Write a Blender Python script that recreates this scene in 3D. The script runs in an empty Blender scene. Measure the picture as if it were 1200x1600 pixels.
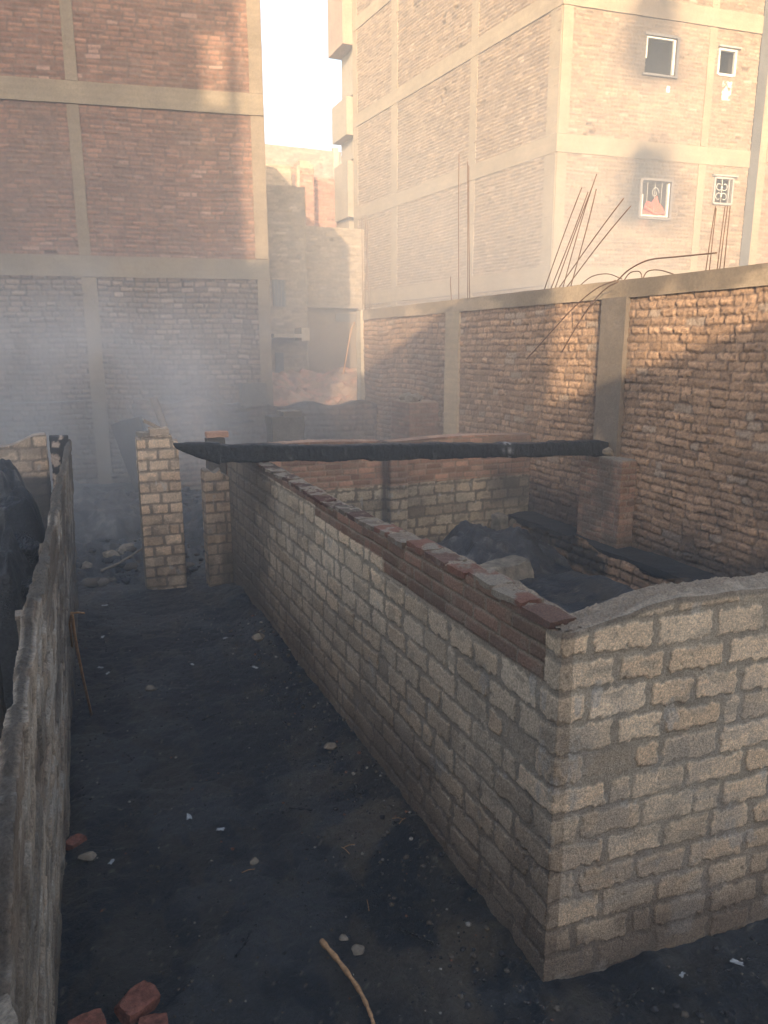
import bpy, math, random
import numpy as np
from mathutils import Vector, Matrix
random.seed(7)
C = bpy.context.scene
COL = C.collection

# ------------------------------------------------------------------ camera, sky, sun, exposure
F_PX, PITCH, YAW, CAM_H = 1160.0, math.atan(259/1160.0), math.radians(23.5), 2.7
cam_data = bpy.data.cameras.new('camera'); cam = bpy.data.objects.new('camera', cam_data); COL.objects.link(cam)
cam_data.sensor_fit = 'VERTICAL'; cam_data.sensor_height = 36.0; cam_data.lens = 36.0*F_PX/1600.0
cam_data.clip_start = 0.05; cam_data.clip_end = 2000
cam.location = (0, 0, CAM_H); cam.rotation_euler = (math.pi/2 - PITCH, 0, -YAW)
C.camera = cam
C.render.resolution_x, C.render.resolution_y = 768, 1024

SUN_DIR = Vector((0.52, 1.0, -0.316)).normalized()        # the way the light travels
SUN_EL = math.asin(-SUN_DIR.z)
w = bpy.data.worlds.new('World'); C.world = w; w.use_nodes = True
nt = w.node_tree
sky = nt.nodes.new('ShaderNodeTexSky'); sky.sky_type = 'NISHITA'; sky.sun_disc = False
sky.sun_elevation = SUN_EL; sky.sun_rotation = math.atan2(-SUN_DIR.x, -SUN_DIR.y) % (2*math.pi)
sky.dust_density = 3.5; sky.ozone_density = 1.0; sky.air_density = 1.0
bg = nt.nodes['Background']; bg.inputs['Strength'].default_value = 0.15
nt.links.new(sky.outputs[0], bg.inputs[0])
sd = bpy.data.lights.new('sun', 'SUN'); sd.energy = 3.1; sd.angle = math.radians(0.5); sd.color = (1.0, 0.78, 0.52)
sun = bpy.data.objects.new('sun', sd); COL.objects.link(sun); sun.rotation_euler = SUN_DIR.to_track_quat('-Z', 'Y').to_euler()
sun.location = (-10, -10, 30)
C.view_settings.view_transform = 'Standard'; C.view_settings.look = 'None'; C.view_settings.gamma = 1
C.view_settings.exposure = 1.87
C.view_settings.use_curve_mapping = False
try:
    C.cycles.volume_bounces = 3; C.cycles.max_bounces = 8
    C.cycles.volume_step_rate = 1.0; C.cycles.volume_max_steps = 128
except Exception: pass

# ------------------------------------------------------------------ photograph rays -> points on real planes of the place
cp, sp_ = math.cos(PITCH), math.sin(PITCH); cy_, sy_ = math.cos(YAW), math.sin(YAW)
def ray(x, y):
    u = (x-600)/F_PX; v = (800-y)/F_PX; fw = cp+v*sp_
    return Vector((u*cy_+fw*sy_, -u*sy_+fw*cy_, -sp_+v*cp))
O0 = Vector((0, 0, CAM_H))
def hx(x, y, X): d = ray(x, y); return O0+d*(X/d.x)
def hy(x, y, Y): d = ray(x, y); return O0+d*(Y/d.y)
def hz(x, y, Z): d = ray(x, y); return O0+d*((Z-CAM_H)/d.z)

# ------------------------------------------------------------------ tags
def tag(o, label=None, cat=None, group=None, kind=None):
    if label: o['label'] = label
    if cat: o['category'] = cat
    if group: o['group'] = group
    if kind: o['kind'] = kind
    return o
def thing(name, loc, label, cat, group=None, rz=0):
    o = bpy.data.objects.new(name, None); o.location = loc; o.rotation_euler = (0, 0, rz); o.empty_display_size = 0.2
    COL.objects.link(o); return tag(o, label, cat, group)
def link(o, parent=None):
    COL.objects.link(o)
    if parent is not None:
        bpy.context.view_layer.update()
        o.parent = parent; o.matrix_parent_inverse = parent.matrix_world.inverted()
    return o

# ------------------------------------------------------------------ noise
def _h(i, seed):
    i = (i.astype(np.int64) * 374761393 + int(seed)*668265263) & 0x7fffffff
    i = ((i ^ (i >> 13)) * 1274126177) & 0x7fffffff
    i = (i ^ (i >> 16)) & 0x7fffffff
    i = (i * 69069 + 12345) & 0x7fffffff
    return ((i >> 7) & 0xffff) / 65535.0
def h2(a, b, seed=0): return _h(np.asarray(a, np.int64)*7919 + np.asarray(b, np.int64)*104729, seed)
def vn2(x, y, seed=0):
    x = np.asarray(x, float); y = np.asarray(y, float)
    xi = np.floor(x); yi = np.floor(y); fx = x-xi; fy = y-yi
    fx = fx*fx*(3-2*fx); fy = fy*fy*(3-2*fy); xi = xi.astype(np.int64); yi = yi.astype(np.int64)
    a = h2(xi, yi, seed); b = h2(xi+1, yi, seed); c = h2(xi, yi+1, seed); d = h2(xi+1, yi+1, seed)
    return (a*(1-fx)+b*fx)*(1-fy)+(c*(1-fx)+d*fx)*fy
def fbm(x, y, seed=0, octv=3):
    t = 0; a = 1; s = 0
    for k in range(octv):
        t = t + a*vn2(x*2**k+3.1*k, y*2**k-1.7*k, seed+k*17); s += a; a *= .5
    return t/s
def n3(P, f, seed=0, octv=3):
    x, y, z = P[..., 0]*f, P[..., 1]*f, P[..., 2]*f
    return (fbm(x+.7*z, y-.6*z, seed, octv)+fbm(y+.5*x, z+.3*y, seed+5, octv)+fbm(z+.2*y, x-.4*y, seed+9, octv))/3
def ss(a, b, x):
    t = np.clip((x-a)/(b-a), 0, 1); return t*t*(3-2*t)

# ------------------------------------------------------------------ materials
def new_mat(name):
    m = bpy.data.materials.new(name); m.use_nodes = True
    return m, m.node_tree, m.node_tree.nodes['Principled BSDF']
def vary(nt, col_out, scale, lo, hi, detail=6, coord='Object'):
    tc = nt.nodes.new('ShaderNodeTexCoord'); nz = nt.nodes.new('ShaderNodeTexNoise'); nz.inputs['Scale'].default_value = scale
    nz.inputs['Detail'].default_value = detail; nz.inputs['Roughness'].default_value = .65
    nt.links.new(tc.outputs[coord], nz.inputs['Vector'])
    mr = nt.nodes.new('ShaderNodeMapRange'); mr.inputs[1].default_value = .3; mr.inputs[2].default_value = .7
    mr.inputs[3].default_value = lo; mr.inputs[4].default_value = hi; nt.links.new(nz.outputs[0], mr.inputs[0])
    mx = nt.nodes.new('ShaderNodeVectorMath'); mx.operation = 'SCALE'
    nt.links.new(col_out, mx.inputs[0]); nt.links.new(mr.outputs[0], mx.inputs['Scale'])
    return mx.outputs[0], nz
def bump(nt, bsdf, hts, strength, dist):
    prev = None
    for (scale, st, di, kind) in hts:
        tc = nt.nodes.new('ShaderNodeTexCoord')
        if kind == 'noise':
            t = nt.nodes.new('ShaderNodeTexNoise'); t.inputs['Detail'].default_value = 8; t.inputs['Roughness'].default_value = .7
        else:
            t = nt.nodes.new('ShaderNodeTexVoronoi')
        t.inputs['Scale'].default_value = scale
        nt.links.new(tc.outputs['Object'], t.inputs['Vector'])
        b = nt.nodes.new('ShaderNodeBump'); b.inputs['Strength'].default_value = st*strength; b.inputs['Distance'].default_value = di*dist
        nt.links.new(t.outputs[0], b.inputs['Height'])
        if prev: nt.links.new(prev, b.inputs['Normal'])
        prev = b.outputs[0]
    nt.links.new(prev, bsdf.inputs['Normal'])
def attr_mat(name, s1=60, lo=.8, hi=1.2, rough=.92, bumps=((90, .8, .006, 'noise'), (14, .5, .01, 'noise')), s2=5, lo2=.88, hi2=1.12, spec=.25):
    m, nt, b = new_mat(name)
    a = nt.nodes.new('ShaderNodeAttribute'); a.attribute_name = 'Col'
    c, _ = vary(nt, a.outputs['Color'], s1, lo, hi)
    c, _ = vary(nt, c, s2, lo2, hi2)
    nt.links.new(c, b.inputs['Base Color']); b.inputs['Roughness'].default_value = rough
    b.inputs['Specular IOR Level'].default_value = spec
    bump(nt, b, bumps, 1, 1); return m
def flat_mat(name, col, rough=.8, s1=20, lo=.7, hi=1.25, metal=0, bumps=((60, .6, .004, 'noise'),), s2=2.5, lo2=.85, hi2=1.15, spec=.3):
    m, nt, b = new_mat(name)
    r = nt.nodes.new('ShaderNodeRGB'); r.outputs[0].default_value = (*col, 1)
    c, _ = vary(nt, r.outputs[0], s1, lo, hi)
    c, _ = vary(nt, c, s2, lo2, hi2)
    nt.links.new(c, b.inputs['Base Color']); b.inputs['Roughness'].default_value = rough; b.inputs['Metallic'].default_value = metal
    b.inputs['Specular IOR Level'].default_value = spec
    if bumps: bump(nt, b, bumps, 1, 1)
    return m
M_block = attr_mat('limestone_block_masonry', 110, .60, 1.40, .93, ((160, 1.0, .006, 'noise'), (40, .5, .006, 'noise')))
M_rough = attr_mat('rough_brick_masonry', 40, .75, 1.25, .93, ((70, .8, .012, 'noise'), (18, .5, .02, 'noise')))
M_far = attr_mat('distant_brick_masonry', 14, .82, 1.18, .93, ((25, .6, .02, 'noise'),), 1.2, .86, 1.14)
M_conc = attr_mat('cast_concrete', 30, .85, 1.15, .9, ((40, .6, .01, 'noise'), (7, .4, .02, 'noise')), 2, .85, 1.15)
M_steel = flat_mat('rusty_rebar_steel', (.17, .10, .065), .7, metal=.3)
M_char = flat_mat('charred_wood', (.017, .018, .021), .55, 30, .5, 1.9, bumps=((55, 1.0, .02, 'vor'), (120, .6, .006, 'noise')), spec=.35)
M_ash = attr_mat('wet_ash', 45, .6, 1.5, .52, ((60, .9, .012, 'noise'), (15, .7, .03, 'noise')), 3, .8, 1.2, .5)
M_redbrick = flat_mat('fired_red_brick', (.25, .095, .065), .9, 30, .45, 1.4, bumps=((70, 1.0, .008, 'noise'),), s2=9, lo2=.5, hi2=1.3)
M_stone = flat_mat('pale_stone', (.20, .165, .125), .9, 14, .5, 1.4)
M_dullblock = flat_mat('sooty_block', (.17, .15, .12), .9, 12, .4, 1.5)
M_paper = flat_mat('scorched_white_plastic', (.36, .38, .39), .6, bumps=None)
M_straw = flat_mat('dry_straw', (.42, .24, .12), .8, 60, .5, 1.3)
M_dark = flat_mat('dark_room_plaster', (.07, .065, .06), .9)
M_white = flat_mat('weathered_white_paint', (.50, .46, .39), .6, bumps=None)
M_grey = flat_mat('grey_painted_frame', (.28, .25, .22), .7, bumps=None)
M_cloth = flat_mat('red_patterned_cloth', (.33, .06, .035), .9, 25, .5, 2.0)
M_ac = flat_mat('white_enamel', (.75, .73, .68), .5, bumps=None)
M_fan = flat_mat('dark_fan_plastic', (.08, .08, .08), .6, bumps=None)
M_debris = attr_mat('burnt_debris', 60, .7, 1.4, .85, ((50, .5, .006, 'noise'),))

# ------------------------------------------------------------------ mesh builders
def mesh_np(name, V, Fq, col=None, mat=None, parent=None, smooth=True):
    me = bpy.data.meshes.new(name)
    V = np.ascontiguousarray(V, dtype=np.float32).reshape(-1, 3); Fq = np.ascontiguousarray(Fq, dtype=np.int32).reshape(-1, 4)
    me.vertices.add(len(V)); me.vertices.foreach_set('co', V.ravel())
    me.loops.add(Fq.size); me.loops.foreach_set('vertex_index', Fq.ravel())
    me.polygons.add(len(Fq)); me.polygons.foreach_set('loop_start', np.arange(0, Fq.size, 4, dtype=np.int32))
    me.polygons.foreach_set('use_smooth', np.full(len(Fq), smooth))
    me.update(calc_edges=True)
    if col is not None:
        a = me.color_attributes.new('Col', 'FLOAT_COLOR', 'POINT')
        c4 = np.ones((len(V), 4), np.float32); c4[:, :3] = np.asarray(col).reshape(-1, 3)
        a.data.foreach_set('color', c4.ravel())
    if mat: me.materials.append(mat)
    me.validate()
    o = bpy.data.objects.new(name, me)
    return link(o, parent)
def grid_faces(nr, nc, off=0, flip=False):
    i = np.arange(nr-1)[:, None]*nc + np.arange(nc-1)[None, :] + off
    f = np.stack([i, i+1, i+nc+1, i+nc], -1).reshape(-1, 4)
    return f[:, ::-1] if flip else f
class Acc:
    """collects grids into one mesh"""
    def __init__(s): s.V = []; s.F = []; s.Cc = []; s.n = 0
    def add(s, G, col, flip=False, keep=None):
        nr, nc = G.shape[:2]; f = grid_faces(nr, nc, s.n, flip)
        if keep is not None: f = f[keep.reshape(-1)]
        s.V.append(G.reshape(-1, 3)); s.F.append(f)
        col = np.broadcast_to(np.asarray(col, float), G.shape); s.Cc.append(col.reshape(-1, 3)); s.n += nr*nc
    def build(s, name, mat, parent=None, smooth=True):
        return mesh_np(name, np.concatenate(s.V), np.concatenate(s.F), np.concatenate(s.Cc), mat, parent, smooth)

def pattern(S, Z, ch, bl, mort, seed, jag=.006, wob=.01, rnd=.25, soft=.006, R=.018, shift=0.0, miss=0.0):
    """brickwork: mask (1 on a brick), three random numbers per brick"""
    Zw = Z + wob*2*(fbm(S*.9, Z*.6, seed+3)-.5) + shift
    row = np.floor(Zw/ch).astype(int); v = Zw-row*ch
    mask = np.zeros(S.shape); r1 = np.zeros(S.shape); r2 = r1.copy(); r3 = r1.copy(); U = r1.copy()
    Smin, Smax = S.min()-2*bl, S.max()+2*bl
    for rr in range(row.min(), row.max()+1):
        sel = row == rr
        if not sel.any(): continue
        rs = np.random.RandomState((seed*131+rr*977) & 0x7fffffff)
        n = int((Smax-max(Smin, 0))/(bl*.7))+6
        L = bl*(1+rnd*(rs.rand(n)-.5)*2); hd = rs.rand(n) < .12; L[hd] *= .5
        if Smin > 0: start = Smin - rs.rand()*bl
        else: start = -.025
        L[0] = bl*(.5 if rr % 2 else 1.0)+.02
        J = start + np.concatenate([[0], np.cumsum(L)])
        if Smin < -2.5*bl:
            n2 = int(-Smin/(bl*.7))+6; J = np.concatenate([-np.cumsum(bl*(1+rnd*(rs.rand(n2)-.5)*2))[::-1], J])
        s = S[sel]; k = np.clip(np.searchsorted(J, s, side='right')-1, 0, len(J)-2)
        u = s-J[k]; L_ = J[k+1]-J[k]
        a = h2(k, np.full(k.shape, rr), seed); b = h2(k, np.full(k.shape, rr), seed+1); c = h2(k, np.full(k.shape, rr), seed+2)
        m = mort*.5
        slant = .12*ch*(b-.5)*(u/L_-.5)
        dx = np.minimum(u, L_-u)-m*(.5+1.1*a); vv = v[sel]+slant
        dz = np.minimum(vv, ch-vv)-m*(.6+.7*b)
        d = R-np.hypot(np.maximum(R-dx, 0), np.maximum(R-dz, 0))
        d = d+jag*2*(fbm(s/(ch*.22), Z[sel]/(ch*.22), seed+9, 3)-.5)*1.6
        mk = np.clip(d/soft, 0, 1)
        if miss: mk = mk*(c > miss)+mk*(c <= miss)*.25
        mask[sel] = mk; r1[sel] = a; r2[sel] = b; r3[sel] = c; U[sel] = u/L_
    return mask, r1, r2, r3
def mixc(a, b, t): t = t[..., None]; return np.asarray(a)*(1-t)+np.asarray(b)*t

def sty_block(S, Z, P, seed=1, ch=.137, bl=.27, mort=.028, depth=.0055, brick=(.76, .62, .45), mortar=(.37, .315, .24), jag=.012, R=.014, miss=.012):
    m, a, b, c = pattern(S, Z, ch, bl, mort, seed, jag=jag, wob=.010, rnd=.2, soft=.004, R=R, miss=miss)
    br = np.asarray(brick)*(0.80+.36*a[..., None]); br = br*np.array([1, 1-.06, 1-.12])**(b[..., None]*1.2)
    pit = fbm(S*140, Z*140, seed+40, 2); br = br*(.70+.60*pit[..., None])
    mo = np.asarray(mortar)*(.75+.5*fbm(S*9, Z*9, seed+21)[..., None])
    smear = ss(.60, .70, fbm(S*7, Z*12, seed+33, 4))*.55
    col = mixc(mo, br, m*(1-smear)); 
    white = ss(.72, .80, fbm(S*11, Z*6+3, seed+50, 4)); col = mixc(col, (.50, .47, .42), white*.6)
    h = m*depth*(.55+.7*b)+(pit-.5)*.004*m+(fbm(S*30, Z*30, seed+60)-.5)*.005*(1-m)+(fbm(S*1.2, Z*1.2, seed+61)-.5)*.02
    return h, col
def sty_red(S, Z, P, seed=2, ch=.073, bl=.215, mort=.014, depth=.006, brick=(.22, .115, .08), mortar=(.24, .19, .14), shift=0):
    m, a, b, c = pattern(S, Z, ch, bl, mort, seed, jag=.0022, wob=.006, rnd=.1, soft=.003, R=.008, shift=shift)
    br = np.asarray(brick)*(.6+.8*a[..., None])
    mo = np.asarray(mortar)*(.7+.6*fbm(S*9, Z*9, seed+21)[..., None])
    smear = ss(.58, .7, fbm(S*8, Z*14, seed+33, 4))*.5
    col = mixc(mo, br, m*(1-smear))
    return m*depth*(.5+b)+(fbm(S*40, Z*40, seed+7)-.5)*.003+(fbm(S*1.2, Z*1.2, seed+61)-.5)*.02, col
def sty_rough(S, Z, P, seed=3, ch=.105, bl=.215, mort=.012, depth=.03, brick=(.43, .27, .165), mortar=(.19, .125, .08), jag=.012, R=.024, wob=.045, pale=.05):
    Zs = Z + .012*np.sin(S*2.1)+.02*(fbm(S*2, Z*.3, seed+12)-.5)
    m, a, b, c = pattern(S, Zs, ch, bl, mort, seed, jag=jag, wob=wob, rnd=.3, soft=.012, R=R)
    br = np.asarray(brick)*(.72+.5*a[..., None]); br = mixc(br, (.42, .33, .25), (c < pale).astype(float)*.7)
    mo = np.asarray(mortar)*(.6+.8*fbm(S*8, Z*8, seed+21)[..., None])
    col = mixc(mo, br, np.clip(m*1.2, 0, 1))
    tilt = (b-.5)*.016
    return m*depth*(.45+.75*c)+tilt*m+(fbm(S*22, Z*22, seed+4)-.5)*.014+(fbm(S*1.1, Z*1.1, seed+61)-.5)*.04, col
def sty_far(S, Z, P, seed=4, ch=.085, bl=.24, mort=.016, depth=.016, brick=(.45, .27, .18), mortar=(.36, .27, .19), pale=.05, wob=.02):
    Zs = Z + .01*np.sin(S*1.3)
    m, a, b, c = pattern(S, Zs, ch, bl, mort, seed, jag=.004, wob=wob, rnd=.25, soft=.012, R=.012)
    br = np.asarray(brick)*(.70+.55*a[..., None]); br = mixc(br, np.asarray(brick)*1.25+.05, (c < pale).astype(float))
    mo = np.asarray(mortar)*(.65+.6*fbm(S*5, Z*5, seed+21)[..., None])
    smear = ss(.55, .72, fbm(S*1.6, Z*2.2, seed+33, 4))*.45
    col = mixc(mo, br, m*(1-smear))
    hole = (vn2(S*1.1, Z*.9, seed+80) > .93)*(c > .7)*m
    return m*depth*(.3+.9*b)+(fbm(S*12, Z*12, seed+4)-.5)*.018-hole*.05, col*(1-.5*hole[..., None])

def poly_samples(path, res):
    """samples along a polyline -> xy, outward normal, signed distance from the segment's end nearest a corner, seg index"""
    P = [np.array(p[:2], float) for p in path]; XY = []; N = []; SL = []; n = len(P)
    nrm = []
    for i in range(n-1):
        t = (P[i+1]-P[i]); t /= np.linalg.norm(t); nrm.append(np.array([t[1], -t[0]]))
    for i in range(n-1):
        L = np.linalg.norm(P[i+1]-P[i]); r = res(P[i], P[i+1]) if callable(res) else res
        if isinstance(r, (float, int)): k = max(2, int(L/r)+1); T = np.linspace(0, 1, k)
        else: T = r
        xy = P[i][None]*(1-T[:, None])+P[i+1][None]*T[:, None]
        nn = np.repeat(nrm[i][None], len(T), 0)
        if i > 0:
            mm = nrm[i]+nrm[i-1]; nn[0] = mm/(mm@nrm[i])
        if i < n-2:
            mm = nrm[i]+nrm[i+1]; nn[-1] = mm/(mm@nrm[i])
        sl = (1-T)*L if i == 0 and n > 2 else T*L
        if i > 0 and i < 99: xy = xy[1:]; nn = nn[1:]; sl = sl[1:]
        XY.append(xy); N.append(nn); SL.append(sl)
    return np.concatenate(XY), np.concatenate(N), np.concatenate(SL)

def facade(acc, path, z0, z1, res, rz, style, stain=None, holes=(), seed=1, skirt=.12, thick_top=0, s0=0, **kw):
    """a displaced masonry sheet along a path (outward = right of travel)"""
    XY, N, SL = poly_samples(path, res)
    ztop = np.array([z1(x, y) for x, y in XY]) if callable(z1) else np.full(len(XY), z1)
    nz = max(3, int((ztop.max()-z0)/rz)+1); T = np.linspace(0, 1, nz)[:, None]
    Z = z0+(ztop[None]-z0)*T
    S = np.broadcast_to(SL[None]+s0, Z.shape).copy()
    P = np.stack([np.broadcast_to(XY[None, :, 0], Z.shape), np.broadcast_to(XY[None, :, 1], Z.shape), Z], -1)
    h, col = style(S, Z, P, seed=seed, **kw)
    if stain is not None: col = stain(P, col)
    G = P.copy(); G[..., 0] += N[None, :, 0]*h; G[..., 1] += N[None, :, 1]*h
    keep = None
    if holes:
        Sf = np.concatenate([[0], np.cumsum(np.hypot(*np.diff(XY, axis=0).T))])
        sc = (Sf[:-1]+Sf[1:])/2; zc = (Z[:-1, :-1]+Z[1:, 1:])/2; keep = np.ones(zc.shape, bool)
        for (a, b, c, d) in holes: keep &= ~((sc[None] > a) & (sc[None] < b) & (zc > c) & (zc < d))
    acc.add(G, col, keep=keep)
    return G, col, XY, N

def wall_solid(name, path, thick, ztop, z0, res, rz, style, mat, parent=None, stain=None, back_res=None, cap_col=(.25, .21, .17), cap_rough=.02, seed=1, end_res=.03, **kw):
    """closed wall: outer face, inner face, both ends and a rough top, one mesh"""
    acc = Acc()
    G, col, XY, N = facade(acc, path, z0, ztop, res, rz, style, stain, seed=seed, **kw)
    back = XY-N*thick
    zt = np.array([ztop(x, y) for x, y in XY]) if callable(ztop) else np.full(len(XY), ztop)
    # inner face (coarser in z)
    nz = max(3, int((zt.max()-z0)/(rz*1.5)))
    T = np.linspace(0, 1, nz)[:, None]; Z = z0+(zt[None]-z0)*T
    P = np.stack([np.broadcast_to(back[None, :, 0], Z.shape), np.broadcast_to(back[None, :, 1], Z.shape), Z], -1)
    S = np.broadcast_to(np.concatenate([[0], np.cumsum(np.hypot(*np.diff(XY, axis=0).T))])[None], Z.shape)
    h, c2 = style(S, Z, P, seed=seed+5, **kw)
    if stain is not None: c2 = stain(P, c2)
    B = P.copy(); B[..., 0] -= N[None, :, 0]*h; B[..., 1] -= N[None, :, 1]*h
    acc.add(B, c2, flip=True)
    # top
    k = max(4, int(thick/max(rz, .008))+1); t = np.linspace(0, 1, k)[:, None, None]
    Tp = G[-1][None]*(1-t)+B[-1][None]*t
    bell = np.clip(np.minimum(t[..., 0], 1-t[..., 0])*7, 0, 1)
    nn = .55*fbm(Tp[..., 0]*14, Tp[..., 1]*14, seed+70, 4)+.45*fbm(Tp[..., 0]*55, Tp[..., 1]*55, seed+72, 3)-.4
    Tp[..., 2] += bell*nn*cap_rough*2
    cc = np.asarray(cap_col)*(.65+.7*fbm(Tp[..., 0]*18, Tp[..., 1]*18, seed+71, 4))[..., None]
    cc = np.where((t > 0) & (t < 1), cc, np.concatenate([col[-1][None]]*k)) if True else cc
    if stain is not None: cc = stain(Tp, cc)
    acc.add(Tp, cc)
    # ends
    for e in (0, -1):
        g0 = G[:, e]; b0 = np.stack([np.interp(np.linspace(0, 1, G.shape[0]), np.linspace(0, 1, nz), B[:, e, q]) for q in range(3)], -1)
        k = max(3, int(thick/end_res)+2); t = np.linspace(0, 1, k)[None, :, None]
        E_ = g0[:, None]*(1-t)+b0[:, None]*t
        nrm = (XY[1]-XY[0]) if e == 0 else (XY[-2]-XY[-1]); nrm = nrm/np.linalg.norm(nrm)
        Ss = np.broadcast_to(t[..., 0]*thick, E_.shape[:2]); h, c3 = style(Ss.copy(), E_[..., 2], E_, seed=seed+8, **kw)
        be = np.clip(np.minimum(t[..., 0], 1-t[..., 0])*8, 0, 1)
        E_[..., 0] -= nrm[0]*h*be; E_[..., 1] -= nrm[1]*h*be
        if stain is not None: c3 = stain(E_, c3)
        acc.add(E_, c3, flip=(e == 0))
    return acc.build(name, mat, parent)

def rough_box(acc, c, size, rot=0, res=.06, amp=.008, freq=9, col=(.3, .27, .22), seed=1, colvar=.3, stain=None, board=0, tilt=None, rnd=0):
    """box with worn faces; the noise is a function of place so edges stay closed"""
    sx, sy, sz = size; Mx = Matrix.Rotation(rot, 3, 'Z')
    if tilt: Mx = Mx @ Matrix.Rotation(tilt[0], 3, 'X') @ Matrix.Rotation(tilt[1], 3, 'Y')
    Mx = np.array(Mx)
    def face(o, a, b, la, lb):
        na = max(2, min(400, int(la/res)+1)); nb = max(2, min(400, int(lb/res)+1))
        A = np.linspace(0, 1, na)[None, :, None]; Bq = np.linspace(0, 1, nb)[:, None, None]
        return o[None, None]+a[None, None]*A+b[None, None]*Bq
    X = np.array([sx, 0, 0.]); Y = np.array([0, sy, 0.]); Zv = np.array([0, 0, sz]); o = -(X+Y+Zv)/2
    for (oo, a, b, la, lb) in ((o, X, Zv, sx, sz), (o+X, Y, Zv, sy, sz), (o+X+Y, -X, Zv, sx, sz), (o+Y, -Y, Zv, sy, sz), (o+Zv, X, Y, sx, sy), (o+Y, X, -Y, sx, sy)):
        L = face(oo, a, b, la, lb)
        if rnd:
            q = L/np.array([sx, sy, sz])*2; nrmq = np.linalg.norm(q, axis=-1, keepdims=True)+1e-6
            L = L*(1-rnd*np.clip(nrmq-1.0, 0, 1))
        W = L@Mx.T+np.array(c)
        d = np.stack([n3(W+13.1*k, freq, seed+k*31)-.5 for k in range(3)], -1)*2*amp
        G = W+d
        cc = np.asarray(col)*(1-colvar/2+colvar*n3(W, 2.3, seed+77))[..., None]*(1-.15+.3*n3(W, 25, seed+78))[..., None]
        if board: cc = cc*(1+board*np.sin(W[..., 2]*60+4*n3(W, 2, seed+3)))[..., None]
        if stain is not None: cc = stain(W, cc)
        acc.add(G, cc)
def box_obj(name, c, size, mat, parent=None, **kw):
    a = Acc(); rough_box(a, c, size, **kw); return a.build(name, mat, parent, smooth=kw.get('amp', .008) > .015)

def tube(name, pts, r, mat, parent=None, sides=7, taper=None):
    if name == 'rebar' and not isinstance(r, (list, tuple)): r = r*.8
    pts = [Vector(p) for p in pts]; V = []; F = []; n = len(pts)
    for i, p in enumerate(pts):
        t = (pts[min(i+1, n-1)]-pts[max(i-1, 0)]).normalized()
        up = Vector((0, 0, 1)) if abs(t.z) < .9 else Vector((1, 0, 0))
        a = t.cross(up).normalized(); b = t.cross(a).normalized()
        rr = r[i] if isinstance(r, (list, tuple)) else r
        for k in range(sides):
            an = 2*math.pi*k/sides; V.append(p+(a*math.cos(an)+b*math.sin(an))*rr)
    for i in range(n-1):
        for k in range(sides): F.append((i*sides+k, i*sides+(k+1) % sides, (i+1)*sides+(k+1) % sides, (i+1)*sides+k))
    F.append(tuple(range(sides))[::-1]); F.append(tuple(range((n-1)*sides, n*sides)))
    me = bpy.data.meshes.new(name); me.from_pydata([tuple(v) for v in V], [], F); me.materials.append(mat)
    for p in me.polygons: p.use_smooth = True
    return link(bpy.data.objects.new(name, me), parent)
def smooth_pts(pts, k=6):
    P = [Vector(p) for p in pts]; P = [P[0]*2-P[1]]+P+[P[-1]*2-P[-2]]; out = []
    for i in range(1, len(P)-2):
        for j in range(k):
            t = j/k; a, b, c, d = P[i-1], P[i], P[i+1], P[i+2]
            out.append(.5*((2*b)+(c-a)*t+(2*a-5*b+4*c-d)*t*t+(3*b-a-3*c+d)*t**3))
    out.append(P[-2]); return out

def rock(name, loc, size, mat, seed=0, parent=None, box=0.0, rz=0, n=22, amp=.25, f=2.5, col=None):
    """closed angular lump cut by random planes; box>0 keeps six brick faces with chipped corners"""
    th = np.linspace(0, np.pi, n)[:, None]; ph = np.linspace(0, 2*np.pi, 2*n)[None]
    D = np.stack([np.sin(th)*np.cos(ph), np.sin(th)*np.sin(ph), np.cos(th)*np.ones_like(ph)], -1)
    q = np.random.RandomState(seed+11); r = np.full(D.shape[:2], 1.35 if not box else 9.0)
    K = []
    if box:
        for ax_ in range(3):
            for sg in (-1, 1): v = np.zeros(3); v[ax_] = sg; v += q.randn(3)*.08; K.append((v/np.linalg.norm(v), 1.0-.08*q.rand()))
        for _ in range(7): v = q.randn(3); v /= np.linalg.norm(v); K.append((v, 1.05+.35*q.rand()))
    else:
        for _ in range(16): v = q.randn(3); v /= np.linalg.norm(v); K.append((v, .70+.35*q.rand()))
    for v, d in K:
        dt = D@v; r = np.minimum(r, np.where(dt > .05, d/np.maximum(dt, .05), 99))
    r = r*(1+amp*.5*(n3(D+seed*3.3, f*2.5, seed)-.5)+.06*(n3(D+seed, 14, seed)-.5))
    G = D*r[..., None]*np.array(size)/2
    c, s = math.cos(rz), math.sin(rz); G = np.stack([G[..., 0]*c-G[..., 1]*s, G[..., 0]*s+G[..., 1]*c, G[..., 2]], -1)+np.array(loc)
    a = Acc(); a.add(G, col if col is not None else (.3, .25, .2), flip=True)
    return a.build(name, mat, parent, smooth=False)

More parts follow.
